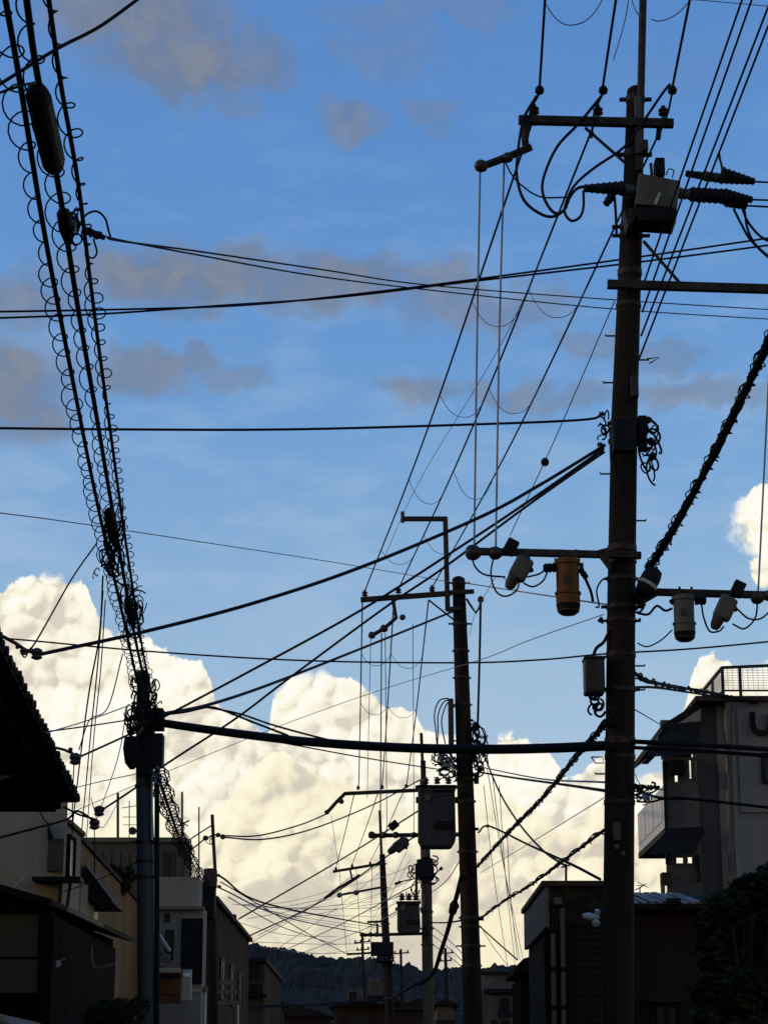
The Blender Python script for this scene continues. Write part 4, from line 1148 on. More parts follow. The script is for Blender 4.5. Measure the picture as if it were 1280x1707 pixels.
MB().tube([at(1062, 1004, 24.7), at(1068, 992, 24.6)], .03, 6).build('cable_neck', M['rubber'], tc_)
MB().lathe(at(1078, 974, 24.6), at(1092, 950, 24.6) - at(1068, 992, 24.6), [(-.02, .125), (.02, .125)], 12).build('strap', M['sign_cream'], tc_)

# ---- second pole
P2 = Pole('utility_pole', 'second dark pole with grey box transformer and bent bracket at its top', [(764, 966, 10.5), (768, 1080, 12), (775, 1300, 14), (787, 1650, 16)], 48.0, M['concrete'])
k2 = mpp(1000, 48.0)
MB().lathe(at(764, 967, 48), (0, 0, 1), [(0, 11 * k2), (3 * k2, 10 * k2), (6 * k2, 5 * k2)], 14).build('pole_cap', M['concrete'], P2.o, True)
P2.arm(601, 1000, 752, 989, 8.5, -.2); P2.arm(748, 988, 790, 986, 7, -.2, name='arm_clamp')
P2.arm(670, 865, 745, 865, 7.5, -.2, name='bracket_arm'); P2.rod([(742, 862), (744, 940), (746, 1018)], 4.2, -.2, 'steel', 'bracket_pipe', n=8)
P2.rod([(671, 853), (671, 871)], 3.6, -.2, 'steel', 'bracket_end'); P2.arm(744, 1016, 768, 1014, 7, -.2, name='bracket_foot')
P2.rod([(714, 1000), (756, 1033)], 1.6, -.18)
for y, h, lug in ((972, 4, 9), (988, 5, 10), (1040, 5, 8), (1085, 4, 3), (1130, 4, 3), (1175, 4, 3), (1250, 8, 0), (1300, 5, 3), (1336, 5, 3), (1420, 5, 3), (1530, 7, 3), (1545, 4, 4), (1577, 5, 9), (1610, 4, 2)): P2.band(y, h, lug, grow=1.0)
for x, y in ((608, 989), (664, 984), (720, 981)): P2.ins(x, y, 5.5)
P2.rod([(655, 1000), (660, 1030), (640, 1048), (622, 1058)], 3.6, -.2, 'steel', 'hanging_arm')
ball(P2.o, at(620, 1059, 47.8), (1, 0, -.4), 6 * k2); ball(P2.o, at(640, 1048, 47.8), (1, 0, -.5), 6.5 * k2, 'tank'); ball(P2.o, at(671, 1029, 47.8), (1, 0, .3), 5 * k2)
P2.rod([(777, 998), (786, 1012), (793, 1022), (800, 1012), (800, 1002)], 2, -.2, 'black_plastic', 'side_clamp'); ball(P2.o, at(801, 999, 47.8), (0, 0, 1), 5.5 * k2)
P2.rod([(751, 1165), (752, 1250)], 4.6, -.15, 'tank', 'cable_duct', n=8); P2.rod([(752, 1178), (764, 1178)], 1.5, -.1)
P2.rod([(752, 1235), (764, 1235)], 1.5, -.1)
for i, q in enumerate(([(748, 1164), (732, 1168), (724, 1190), (726, 1215), (729, 1250)], [(749, 1166), (738, 1172), (730, 1192), (730, 1215), (729, 1240)], [(750, 1168), (742, 1178), (736, 1200), (738, 1220), (742, 1240)])):
    P2.rod(q, 1.2, -.15, 'rubber', 'jumper_wire', 5)
loops(P2.o, 745, 1275, 24, 26, 47.8, 22, 1.2, 31); loops(P2.o, 795, 1250, 14, 50, 47.9, 26, 1.2, 32); loops(P2.o, 742, 1268, 16, 16, 47.7, 6, 1.1, 33, 'greywire')
for x, y in ((792, 1212), (797, 1240), (789, 1262), (799, 1282), (794, 1300)): P2.plate(x - 4, x + 4, y - 6, y + 6, -.1, .1, 'black_plastic', 'connector')
for x, y in ((795, 1382), (813, 1377), (794, 1290)): P2.ins(x, y, 3.5, (1, 0, 0), -.05)
P2.arm(617, 1393, 772, 1391, 6.5, -.55)
for x, r in ((620, 6), (640, 5.5), (660, 5.5), (690, 5)): ball(P2.o, at(x, 1392, 47.4), (1, 0, 0), r * k2)
P2.arm(692, 1312, 772, 1312, 5, -.3, name='transformer_arm')
P2.rod([(796, 1532), (806, 1532)], 3, -.1, 'steel', 'side_clamp')
def box_transformer(label, x0, x1, y0, y1, Y, mat='tank'):
    t = thing('box_transformer', label, 'transformer', at((x0 + x1) / 2, y1, Y + .3))
    k = mpp(y0, Y); w = x1 - x0; h = y1 - y0
    a = [at(x0, y0 + h * .03, Y), at(x1 - 2, y0 + h * .03, Y), at(x1, y0 + h * .88, Y), at(x1 - w * .12, y1, Y), at(x0 + w * .1, y1, Y), at(x0, y0 + h * .88, Y)]
    MB().prism(a, (0, w * .8 * k, 0)).build('tank', M[mat], t, bevel=3 * k)
    pplate('lid', x0 - 2, x1 + 1, y0, y0 + h * .035, Y - .04, w * .8 * k + .08, M['dark_metal'], t, bevel=.02)
    pplate('side_panel', x0 + w * .42, x1 - w * .1, y0 + h * .12, y0 + h * .6, Y - .05, .047, M[mat], t, bevel=.015)
    for i in range(4):
        ya = y0 + h * (.16 + .1 * i)
        pplate('rib', x0 + w * .46, x1 - w * .15, ya, ya + h * .012, Y - .062, .011, M[mat], t)
    for (fx, fy) in ((.06, .08), (.06, .8), (.36, .08), (.36, .8)):
        MB().lathe(at(x0 + w * fx, y0 + h * fy, Y - .03), (0, 1, 0), [(0, 1.6 * k), (.03, 2.0 * k)], 6).build('bolt', M['steel'], t)
    for sg in (x0 - 1, x1 + 1):
        MB().beam(at(sg, y0 + h * .2, Y + .2), at(sg, y0 + h * .3, Y + .2), .08, 4 * k, (0, 1, 0)).build('lifting_lug', M['steel'], t)
    pplate('fin_ledge', x0 + w * .4, x1 - w * .04, y0 + h * .63, y0 + h * .7, Y - .08, .077, M['dark_metal'], t)
    pplate('fin_frame', x0 + w * .4, x1 - w * .04, y0 + h * .08, y0 + h * .11, Y - .08, .077, M['dark_metal'], t)
    MB().lathe(at(x0 + w * .25, y0 + h * .2, Y - .05), (0, 1, 0), [(0, 5 * k), (.06, 5 * k)], 12).build('gauge', M['tank_light'], t)
    for i in range(3):
        p = at(x0 + w * (.2 + .3 * i), y0 - 1, Y + w * .4 * k)
        insulator(t, p + Vector((0, 0, 6 * k)), (0, 0, 1), 6 * k)
    return t
box_transformer('large dark grey box transformer hung left of the second pole', 697, 760, 1308, 1411, 46.9)
cutout('dark rounded cutout on the second pole arm left of the box transformer', 668, 1408, .9, .62, 47.0, 'tank', block=(656, 1376))

# ---- third pole, half hidden
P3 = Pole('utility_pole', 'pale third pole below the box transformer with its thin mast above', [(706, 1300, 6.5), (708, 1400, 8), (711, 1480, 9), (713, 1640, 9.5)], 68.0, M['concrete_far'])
P3.rod([(702, 1222), (704, 1270), (706, 1310)], 2.6, 0, 'steel', 'mast', n=8); P3.rod([(705, 1268), (706, 1320)], 4.6, .0, 'concrete', 'pole_head', n=10)
P3.arm(574, 1323, 704, 1317, 6, -.2); P3.rod([(576, 1322), (560, 1338), (545, 1355)], 3.4, -.2, 'steel', 'hanging_arm')
k3 = mpp(1320, 68.0)
for x, y in ((597, 1313), (637, 1312), (677, 1310)): P3.ins(x, y, 3.6)
ball(P3.o, at(545, 1354, 67.8), (1, 0, -.5), 4 * k3); ball(P3.o, at(569, 1336, 67.8), (1, 0, -.6), 4.5 * k3)
P3.arm(601, 1559, 716, 1556, 5, -.2)
for x in (604, 618, 628): ball(P3.o, at(x, 1558, 67.7), (1, 0, 0), 4 * k3)
P3.rod([(629, 1540), (629, 1558)], 2.2, -.2); P3.arm(612, 1537, 640, 1536, 3.5, -.2, name='upper_clamp')
loops(P3.o, 712, 1450, 20, 26, 67.8, 22, 1.0, 41); loops(P3.o, 690, 1470, 10, 30, 67.8, 8, .9, 42)
P3.plate(696, 722, 1432, 1462, -.35, .6, 'black_plastic', 'terminal_box')
for y, h, lug in ((1466, 4, 3), (1520, 4, 2), (1548, 4, 2), (1575, 3, 2)): P3.band(y, h, lug, grow=.8)
P3.rod([(694, 1440), (694, 1500)], 2.6, -.3, 'dark_metal', 'cable_duct')
P3.rod([(733, 1450), (737, 1446)], 3, -.1, 'porcelain', 'insulator'); P3.rod([(668, 1470), (658, 1474)], 2.6, -.1, 'porcelain', 'insulator')
P3.rod([(716, 1462), (733, 1450)], 1.2, -.1, 'steel', 'side_arm'); P3.rod([(702, 1462), (668, 1470)], 1.2, -.1, 'steel', 'side_arm')
box_transformer('smaller dark box transformer low on the third pole', 662, 701, 1502, 1556, 67.2)

# ---- fourth pole
P4 = Pole('utility_pole', 'slim fourth pole farthest up the street with drooping arms', [(637, 1424, 4.6), (641, 1520, 6.2), (648, 1660, 7.5)], 99.0, M['concrete'])
P4.rod([(633, 1351), (636, 1430)], 2.3, 0, 'steel', 'mast', n=8)
k4 = mpp(1450, 99.0)
P4.arm(555, 1453, 640, 1439, 4.5, -.2)
for x, y in ((560, 1448), (587, 1443), (617, 1439)): P4.ins(x, y, 3)
P4.arm(562, 1493, 636, 1479, 3.5, -.2, name='lower_arm')
for x, y in ((566, 1492), (594, 1488)): ball(P4.o, at(x, y, 98.7), (1, 0, .2), 4.5 * k4)
P4.rod([(583, 1448), (588, 1470)], 1.8, -.2); P4.rod([(540, 1498), (562, 1482), (600, 1458)], 2.2, -.2, 'steel', 'hanging_arm')
P4.plate(618, 656, 1570, 1592, -.4, .8, 'black_plastic', 'equipment_box'); P4.plate(630, 652, 1592, 1602, -.3, .6, 'tank', 'equipment_foot')
P4.arm(578, 1591, 640, 1587, 3.5, -.2, name='low_crossarm')
loops(P4.o, 640, 1598, 18, 16, 98.7, 12, .9, 51)
for y, h, lug in ((1440, 3, 3), (1480, 3, 3), (1540, 3, 2)): P4.band(y, h, lug, grow=.6)

# ---- left telephone pole
L1 = Pole('telephone_pole', 'steel telephone pole on the left carrying the coiled cables', [(238, 1118, 9), (239, 1180, 11.5), (240, 1300, 13), (243, 1480, 14), (245, 1690, 15)], 31.0, M['pole_steel'], ground=.12)
kl = mpp(1200, 31.0)
L1.plate(229, 247, 1120, 1178, -.14, .27, 'black_plastic', 'cap_sleeve')
for y, h, lug in ((1196, 8, 8), (1214, 9, 6), (1240, 7, 4), (1310, 5, 2), (1404, 6, 8), (1436, 4, 0), (1462, 5, 3)): L1.band(y, h, lug)
MB().lathe(at(222, 1228, 30.75), (0, 0, -1), [(0, 8 * kl), (2 * kl, 14 * kl), (20 * kl, 16 * kl), (44 * kl, 12 * kl), (54 * kl, 4 * kl)], 12).build('splice_case', M['black_plastic'], L1.o, True)
L1.plate(251, 271, 1222, 1276, -.3, .3, 'black_plastic', 'terminal_box'); L1.plate(228, 256, 1206, 1290, -.25, .18, 'black_plastic', 'mounting_plate')
L1.plate(246, 272, 1180, 1214, -.28, .3, 'black_plastic', 'clamp_block')
L1.rod([(214, 1222), (236, 1208), (262, 1200)], 4.5, -.25, 'steel', 'bracket'); L1.rod([(226, 1238), (232, 1222), (240, 1212)], 3, -.3, 'tank_light', 'strap')
loops(L1.o, 220, 1206, 10, 34, 30.8, 14, 1.4, 61); loops(L1.o, 256, 1160, 8, 40, 30.8, 10, 1.3, 62); loops(L1.o, 262, 1290, 10, 18, 30.8, 8, 1.4, 63, 'greywire'); loops(L1.o, 228, 1160, 8, 40, 30.8, 10, 1.2, 64)
L1.rod([(262, 1270), (262, 1400), (262, 1780)], 4.2, -.05, 'dark_metal', 'conduit', n=8); L1.rod([(254, 1290), (254, 1400)], 1.8, -.12, 'white_porcelain', 'cable_guard', n=6)
for q in ([(247, 1214), (252, 1300), (256, 1400)],): L1.rod(q, 1.6, -.1, 'rubber', 'down_cable', 5)
# ---- second left pole
L2 = Pole('telephone_pole', 'short second left pole with stub pipe and dark terminal cluster', [(350, 1448, 8), (351, 1520, 9), (353, 1640, 9.5)], 57.0, M['concrete'], ground=.12)
L2.rod([(354, 1358), (356, 1400), (360, 1470)], 2.9, -.1, 'steel', 'stub_pipe', n=8)
kl2 = mpp(1450, 57.0)
L2.plate(340, 360, 1448, 1478, -.4, .5, 'rust', 'terminal_cap'); L2.plate(334, 358, 1476, 1530, -.35, .5, 'black_plastic', 'terminal_box')
for x, y, r in ((364, 1392, 4), (372, 1395, 4.5), (343, 1397, 4.5)): ball(L2.o, at(x, y, 56.8), (1, 0, 0), r * kl2)
L2.rod([(356, 1391), (372, 1394)], 1.6, -.2, 'steel', 'side_arm'); L2.rod([(343, 1397), (357, 1393)], 1.2, -.2, 'steel', 'side_arm')
loops(L2.o, 357, 1402, 16, 10, 56.8, 5, .6, 71); loops(L2.o, 338, 1500, 10, 40, 56.7, 12, 1.2, 72)
for x, y in ((364, 1459), (366, 1478)): L2.ins(x, y, 3.4, (1, 0, 0))

# ---- masts and aerials on the left roofs
def aerial(label, x, y0, y1, Y, r=2.2, bars=(), dish=None, name='roof_aerial', lean=0):
    t = thing(name, label, 'aerial', at(x, y1, Y))
    k = mpp(y0, Y)
    MB().tube([at(x, y1 + 4, Y), at(x + lean, y0, Y)], r * k, 6).build('mast', M['steel'], t)
    for (xa, ya, xb, yb, rr) in bars:
        MB().tube([at(xa, ya, Y - .05), at(xb, yb, Y - .05)], rr * k, 5).build('element', M['steel'], t)
    if dish:
        MB().lathe(at(dish[0], dish[1], Y - .1), (.3, -1, .2), [(0, 1 * k), (dish[2] * .25 * k, dish[2] * .7 * k), (dish[2] * .4 * k, dish[2] * k), (dish[2] * .38 * k, dish[2] * .96 * k)], 14).build('dish', M['tank'], t, True)
    return t
aerial('dark roof mast left of the telephone pole above the grey block', 197, 1322, 1398, 57.6, 2.4)
aerial('thin comb aerial with crossbars behind the telephone pole', 216, 1335, 1398, 58.5, .9, ((203, 1347, 229, 1343, .7), (205, 1362, 228, 1362, .6), (206, 1375, 228, 1375, .6)), (221, 1386, 7))
aerial('tall thin aerial mast with one crossbar over the grey block', 304, 1320, 1402, 58.0, 2.0, ((296, 1377, 316, 1368, 1.4), (297, 1368, 314, 1377, 1.0)))
aerial('short leaning mast with pale dish by the grey block right edge', 318, 1400, 1462, 58.4, 1.6, ((306, 1436, 326, 1428, 1.2),), (301, 1446, 8))
aerial('faint far aerial pole between the telephone poles', 332, 1345, 1460, 90.0, 1.3)
aerial('thin mast on the boarded house parapet carrying a cable fork', 943, 1440, 1474, 31.0, 2.2, ((935, 1446, 950, 1442, 1.4),))
aerial('red tinted far aerial seen right of the main pole', 1066, 1478, 1492, 44.0, 1.2, ((1058, 1484, 1076, 1474, .9), (1060, 1476, 1072, 1476, .7), (1062, 1470, 1080, 1480, .6)))

for nm, ax_, Y_, arms in (('thin distant pole left of the fourth pole above the far roofs', [(604, 1560, 2.2), (606, 1650, 2.8)], 190.0, ((590, 1572, 618, 1569), (594, 1584, 616, 1582))),
                          ('thin distant pole just right of the fourth pole', [(668, 1582, 2.0), (669, 1650, 2.6)], 200.0, ((656, 1590, 682, 1588),)),
                          ('short distant pole between the third and second poles', [(742, 1580, 2.4), (744, 1650, 3.0)], 150.0, ((730, 1590, 756, 1588), (733, 1602, 753, 1601)))):
    F = Pole('utility_pole', nm, ax_, Y_, M['concrete'], group='distant poles')
    for (xa, ya, xb, yb) in arms:
        F.arm(xa, ya, xb, yb, 2.2, -.2)
        for f in (.08, .4, .9): F.ins(xa + (xb - xa) * f, ya + (yb - ya) * f - 3, 1.8)

# ------------------------------------------------------------------ wires
def wire(name, label, r, pts, mat='bluewire', cat='power line', per=8, group=None, n=5):
    """r in photo pixels at the first point; pts are (x, y, distance)"""
    q = [at(*p) for p in pts]
    k = mpp(pts[0][1], pts[0][2])
    o = MB().tube(spline(q, per), r * k, n).build(name, M[mat], None, True)
    return tag(o, label, cat, group)
def slack(x0, y0, x1, y1, dep, Y):
    return [(x0 + (x1 - x0) * i / 10, y0 + (y1 - y0) * i / 10 + dep * (1 - (abs(i - 5) / 5.0) ** 2.4), Y) for i in range(11)]
def over(x0, y0, Y0, x1, y1, f=2.2):
    """carry a line on past the picture's top towards the camera: p0 on the pole, (x1, y1) where it leaves, same height"""
    a = at(x0, y0, Y0); b = atz(x1, y1, a.z - .05); return a, b, a + (b - a) * f
def line3(name, label, rm, pts, mat='bluewire', cat='power line', per=10):
    return tag(MB().tube(spline(pts, per), rm, 6).build(name, M[mat], None, True), label, cat)

LINES = []
def on_line(pts, y):
    """the point of a strung line that shows at photo height y"""
    best = None
    for p in pts:
        d = p - EYE
        f = d.y * math.cos(PITCH) + d.z * math.sin(PITCH); u = -d.y * math.sin(PITCH) + d.z * math.cos(PITCH)
        e = abs(853.5 - FPX * u / f - y)
        if best is None or e < best[0]: best = (e, p)
    return best[1]
def hung_loop(label, i, y0, j, y1, dep, group, r=.006):
    a, b = on_line(LINES[i], y0), on_line(LINES[j], y1)
    L = dep * mpp(y0, (a.y + b.y) / 2)
    pts = [a.lerp(b, k / 12) - Vector((0, 0, L * (1 - (abs(k - 6) / 6.0) ** 2.4))) for k in range(13)]
    tag(MB().tube(spline(pts, 3), r, 5).build('wire_loop', M['greywire'], None, True), label, 'wire', group)

# three main lines, camera side and far side of the main pole
for (x0, y0, x1, y1, lb) in ((899, 146, 908, 0, 'leftmost of the three lines rising over the camera from the top crossarm'),
                             (1004, 146, 1026, 0, 'middle of the three lines rising over the camera from the top crossarm'),
                             (1120, 146, 1149, 0, 'rightmost of the three lines rising from the top crossarm past the mast')):
    line3('power_line', lb, .016, over(x0, y0, 24.6, x1, y1, 9))
for i, (a, b, lb) in enumerate((((888, 200), (607, 988), 'outermost long line from the top crossarm down to the second pole'),
                                ((988, 212), (663, 984), 'middle long line from the top crossarm down to the second pole'),
                                ((1098, 222), (720, 980), 'innermost long line passing behind the main pole to the second pole'))):
    mid = ((a[0] + b[0]) / 2 + (4, 2, -4)[i], (a[1] + b[1]) / 2 + 6)
    A, B = at(a[0], a[1], 25.2), at(b[0], b[1], 47.8)
    C = (A + B) / 2; C.z -= .25
    line3('power_line', lb, .0155, [A, C, B], per=14)
    LINES.append(spline([A, C, B], 60))
A, B = at(1024, 502, 25.1), at(850, 892, 34.0)
line3('power_line', 'thin grey line with a dark ball from the main pole down behind its lower arm', .008, [A, (A + B) / 2 - Vector((0, 0, .06)), B], 'greywire')
bo = ball(None, at(908, 770, at(908, 770, 30).y), (0, 0, 1), 7 * mpp(770, 30.0), 'black_plastic', 'marker_ball'); tag(bo, 'small dark ball clamped on the thin grey line left of the main pole', 'marker ball')
A, B = at(988, 213, 25.4), at(640, 930, 47.5)
line3('power_line', 'faint grey line sagging behind the middle long line left of the main pole', .006, [A, at(850, 545, 31.5), at(700, 800, 40.5), B], 'greywire')
# slack loops hung between those lines
for lb, i, y0, j, y1, dep in (('slack loop between the outer and middle long lines level with the grey cloud streak', 0, 500, 1, 498, 46),
                              ('slack loop between the middle and inner long lines just left of the main pole', 1, 486, 2, 478, 52),
                              ('slack loop between the middle and inner long lines below the crossing cables', 1, 645, 2, 640, 46),
                              ('slack loop between the outer and middle long lines above the straight black wire', 0, 660, 1, 668, 34),
                              ('slack loop between the outer and middle long lines above the bent bracket', 0, 800, 1, 812, 34),
                              ('slack loop between the middle and inner long lines above the second pole top', 1, 786, 2, 796, 44),
                              ('lowest slack loop between the outer and middle long lines by the bracket end', 0, 915, 1, 925, 20),
                              ('lowest slack loop between the middle and inner long lines inside the bracket', 1, 890, 2, 905, 26)):
    hung_loop(lb, i, y0, j, y1, dep, 'slack loops on the long lines')
for i, (x0, y0, x1, y1, dep) in enumerate(((910, 8, 1008, -10, 42), (1085, 32, 1145, 5, 12), (1050, -10, 1068, 25, 10))):
    wire('wire_loop', ('slack loop at the top edge between the left and middle lines', 'slack loop at the top edge right of the mast', 'short slack loop touching the mast at the top edge')[i],
         1.1, slack(x0, y0, x1, y1, dep, 22.5), 'greywire', 'wire', 6, 'slack loops on the long lines')
wire('power_line', 'thin grey line crossing the very top right corner', .8, [(1050, -6, 22), (1160, 0, 22), (1300, 12, 22)], 'greywire')
wire('power_line', 'faint line slanting up left of the mast at the top edge', .9, [(1022, 100, 25.5), (1042, 30, 25.0), (1050, -30, 24)], 'greywire')
# drop wires to the lower left arm
wire('drop_wire', 'left of two pale vertical drop wires beside the main pole', 1.7, [(800, 284, 24.8), (795, 560, 24.8), (790, 912, 24.75)], 'greywire', 'power line')
wire('drop_wire', 'right of two pale vertical drop wires beside the main pole', 1.7, [(840, 270, 24.8), (832, 560, 24.8), (826, 912, 24.75)], 'greywire', 'power line')
wire('drop_wire', 'pale vertical drop wire at the right picture edge', 1.6, [(1284, 560, 24.8), (1274, 760, 24.8), (1263, 985, 24.75)], 'greywire', 'power line')
# four lines coming over the camera on the right, ending behind the main pole
for i, (x0, y0, x1, y1) in enumerate(((1074, 468, 1236, 0), (1070, 520, 1252, 0), (1068, 560, 1284, 0), (1064, 600, 1308, -30))):
    a = at(x0, y0, 25.3); b = at(x1, y1, 25.3 - (3.9, 4.2, 4.6, 4.9)[i]); c = a + (b - a) * 3.0
    line3('power_line', 'slanting line right of the mast, %s of four' % ('first from the left', 'second from the left', 'third from the left', 'last and nearest the corner')[i], .013, [a, b, c])
# bushing tails leaving on the right
for i, q in enumerate((((1254, 303, 24.7), (1400, 309, 24.0)), ((1252, 333, 24.7), (1400, 338, 24.0)), ((1244, 343, 24.9), (1400, 352, 24.2)))):
    wire('power_line', ('upper', 'middle', 'lowest')[i] + ' short lead running right from the load switch bushings', 1.8, q)

# cables that cross the street high up
wire('telephone_cable', 'upper of two twisted cables rising left to right across the whole sky', 2.0, [(-80, 521, 24), (200, 516, 24.5), (420, 508, 25), (640, 485, 25.3), (820, 462, 25.5), (1040, 432, 25.6), (1280, 397, 25.4), (1380, 380, 25.2)], 'bluewire', 'cable')
wire('telephone_cable', 'lower of two twisted cables rising left to right across the whole sky', 2.0, [(-80, 533, 24), (160, 524, 24.5), (360, 510, 25), (560, 496, 25.3), (780, 470, 25.5), (1040, 440, 25.6), (1280, 409, 25.4), (1380, 393, 25.2)], 'bluewire', 'cable')
wire('telephone_cable', 'upper drop cable curling off the coiled bundle and falling right behind the main pole', 2.0, [(128, 392, 13.6), (140, 362, 13.6), (160, 352, 13.6), (176, 365, 13.7), (184, 392, 13.9), (196, 401, 14.2), (330, 419, 16), (540, 450, 19), (720, 476, 22), (1026, 500, 26), (1280, 516, 28), (1380, 520, 28)], 'bluewire', 'cable', 10)
wire('telephone_cable', 'lower drop cable from the coiled bundle to the right behind the main pole', 1.9, [(150, 395, 13.6), (168, 388, 13.7), (190, 398, 14.0), (330, 425, 16), (520, 459, 19), (720, 484, 22), (1020, 515, 26), (1280, 532, 28), (1380, 538, 28)], 'bluewire', 'cable', 10)
t = thing('drop_clamp', 'small dark drop clamp beside the coiled bundle', 'clamp', at(158, 390, 13.7))
MB().lathe(at(144, 384, 13.7), (1, 0, -.45), [(0, .02), (.01, .03), (.06, .024), (.09, .034), (.1, .02), (.14, .014)], 8).build('body', M['black_plastic'], t, True)
MB().tube(spline([at(x, y, 13.7) for x, y in ((140, 400), (146, 425), (156, 430), (162, 420), (156, 398))], 5), .007, 5).build('bail_wire', M['rubber'], t)
wire('power_line', 'straight black wire crossing left to right at mid sky to the main pole', 2.4, [(-80, 713, 24), (200, 716, 24.4), (480, 716, 24.7), (780, 708, 24.9), (970, 700, 25), (1004, 690, 25)], 'bluewire')
wire('service_drop', 'long service wire from the main pole to the upper eave insulator', 2.9, [(1008, 742, 24.9), (900, 808, 24.6), (800, 862, 24.2), (600, 946, 23.3), (420, 1006, 22.5), (240, 1053, 21.8), (70, 1090, 21.2)], 'bluewire', 'service wire')
wire('service_drop', 'upper of two wires from the main pole to the left telephone pole clamp', 2.5, [(1006, 748, 24.9), (880, 836, 26), (760, 916, 27), (600, 1018, 28.4), (420, 1117, 29.8), (268, 1198, 30.7)], 'bluewire', 'service wire')
wire('service_drop', 'lower wire from the main pole passing the telephone pole at its box', 2.3, [(1004, 755, 24.9), (880, 842, 26), (740, 946, 27), (640, 1014, 28), (480, 1132, 29.4), (390, 1200, 30.2), (268, 1280, 31.2), (228, 1312, 31.6), (168, 1352, 33.6)], 'bluewire', 'service wire')
wire('service_drop', 'wire from the second pole bracket to the left telephone pole', 2.0, [(756, 1019, 47.7), (640, 1066, 43), (520, 1114, 38.5), (420, 1152, 35), (340, 1177, 32.6), (272, 1190, 30.8)], 'bluewire', 'service wire')
wire('power_line', 'thin grey wire falling from the left edge towards the second pole', 1.1, [(-60, 848, 26), (100, 868, 29), (300, 898, 34), (560, 938, 42), (760, 972, 48)], 'greywire')
wire('power_line', 'thin wire from the second pole clamp right to the main pole lower arm', .9, [(776, 972, 48), (860, 985, 40), (1012, 1008, 25.4)], 'greywire')
wire('power_line', 'thin dark wire crossing the whole width just above the cloud tops', 1.5, [(-40, 1062, 27), (30, 1066, 27), (250, 1086, 27), (500, 1101, 26.6), (760, 1105, 26), (900, 1100, 25.6), (1010, 1090, 25.3), (1160, 1081, 25.3), (1380, 1060, 25.5)], 'bluewire')
wire('power_line', 'faint slanting wire from the main pole down left across the cloud', .9, [(1006, 1024, 25.2), (880, 1068, 29), (800, 1100, 32), (650, 1145, 38), (480, 1205, 40), (270, 1290, 38), (50, 1385, 36)], 'greywire')
# the thick bundle slung across the street and its companions
wire('telephone_cable', 'thick black cable bundle slung across the street to the main pole', 6.8, [(262, 1204, 30.7), (330, 1214, 30), (420, 1226, 29), (520, 1237, 28), (660, 1246, 27), (800, 1249, 26), (920, 1247, 25.4), (1012, 1243, 24.75)], 'rubber', 'cable', 8, None, 8)
wire('telephone_cable', 'slim messenger wire arching just above the thick bundle', 1.9, [(270, 1192, 30.7), (310, 1187, 30.4), (348, 1179, 30.2), (372, 1184, 30), (420, 1203, 29.4), (480, 1226, 28.4)], 'rubber', 'cable')
wire('telephone_cable', 'slack cable dipping from the telephone pole into the thick bundle', 1.7, [(340, 1178, 30.6), (400, 1190, 30), (460, 1210, 29.2), (560, 1236, 28), (640, 1247, 27.4)], 'rubber', 'cable')
wire('telephone_cable', 'thin cable under the thick bundle running on to the second pole', 1.6, [(272, 1200, 31), (380, 1222, 35), (480, 1240, 39), (600, 1262, 43), (700, 1278, 46.4), (770, 1288, 47.8)], 'rubber', 'cable')
wire('telephone_cable', 'upper black cable leaving the main pole right in front of the apartment', 4.0, [(1052, 1236, 24.8), (1110, 1239, 24.6), (1200, 1244, 24.2), (1380, 1256, 23.6)], 'rubber', 'cable', 8, None, 8)
wire('telephone_cable', 'lower black cable leaving the main pole right in front of the apartment', 3.2, [(1052, 1246, 24.9), (1110, 1249, 24.7), (1200, 1254, 24.3), (1380, 1268, 23.7)], 'rubber', 'cable', 8, None, 8)
# right-hand bundle coming over the camera
def lashed(label, pts, r, seed, wr=1.6, amp=1.25, turns=26, mat='rubber', wmat='rubber', extra=2):
    t = thing('lashed_cable', label, 'cable', at(*pts[len(pts) // 2]))
    q = spline([at(*p) for p in pts], 14); k = mpp(pts[0][1], pts[0][2])
    rnd = random.Random(seed)
    MB().tube(q, [r * k * rnd.uniform(.82, 1.18) for _ in q], 8).build('cable', M[mat], t, True)
    mb = MB(); m = len(q)
    for e in range(extra):
        ph = rnd.uniform(0, TAU); pp = []
        N = turns * 6
        for i in range(N + 1):
            f = i / N * (m - 1); a = int(min(f, m - 2)); p = q[a].lerp(q[a + 1], f - a)
            d = (q[a + 1] - q[a]).normalized(); u = d.cross(Vector((0, 0, 1))).normalized(); w = u.cross(d)
            g = ph + TAU * turns * i / N * (1 if e % 2 == 0 else .63)
            R_ = r * k * amp * (1 + .25 * math.sin(i * .37 + e))
            pp.append(p + (u * math.cos(g) + w * math.sin(g)) * R_)
        mb.tube(pp, wr * k, 4, False)
    mb.build('lashing_wire', M[wmat], t)
    return t
lashed('thick lashed cable bundle slanting from the right edge down to the main pole', [(1350, 380, 20), (1290, 545, 21.4), (1240, 655, 22.5), (1180, 775, 23.4), (1120, 885, 24.2), (1080, 950, 24.7)], 8.0, 5, 1.5, 1.3, 30)
lashed('lashed cable bundle descending from the grey junction box left to the second pole', [(1010, 1205, 24.8), (960, 1262, 29), (900, 1335, 36), (850, 1385, 41), (795, 1445, 47.8)], 4.2, 6, 1.3, 1.35, 34)
lashed('lower lashed cable pair from the main pole left to the second pole', [(1006, 1384, 25), (940, 1434, 30), (880, 1478, 36), (840, 1502, 41), (798, 1533, 47.8)], 3.0, 7, 1.2, 1.6, 14)
lashed('upper bundle of drop cables from the main pole to the apartment roof', [(1056, 1122, 25), (1080, 1135, 26.5), (1120, 1144, 30), (1170, 1152, 34), (1210, 1160, 37), (1260, 1170, 38.8)], 3.6, 8, 1.4, 1.5, 12)
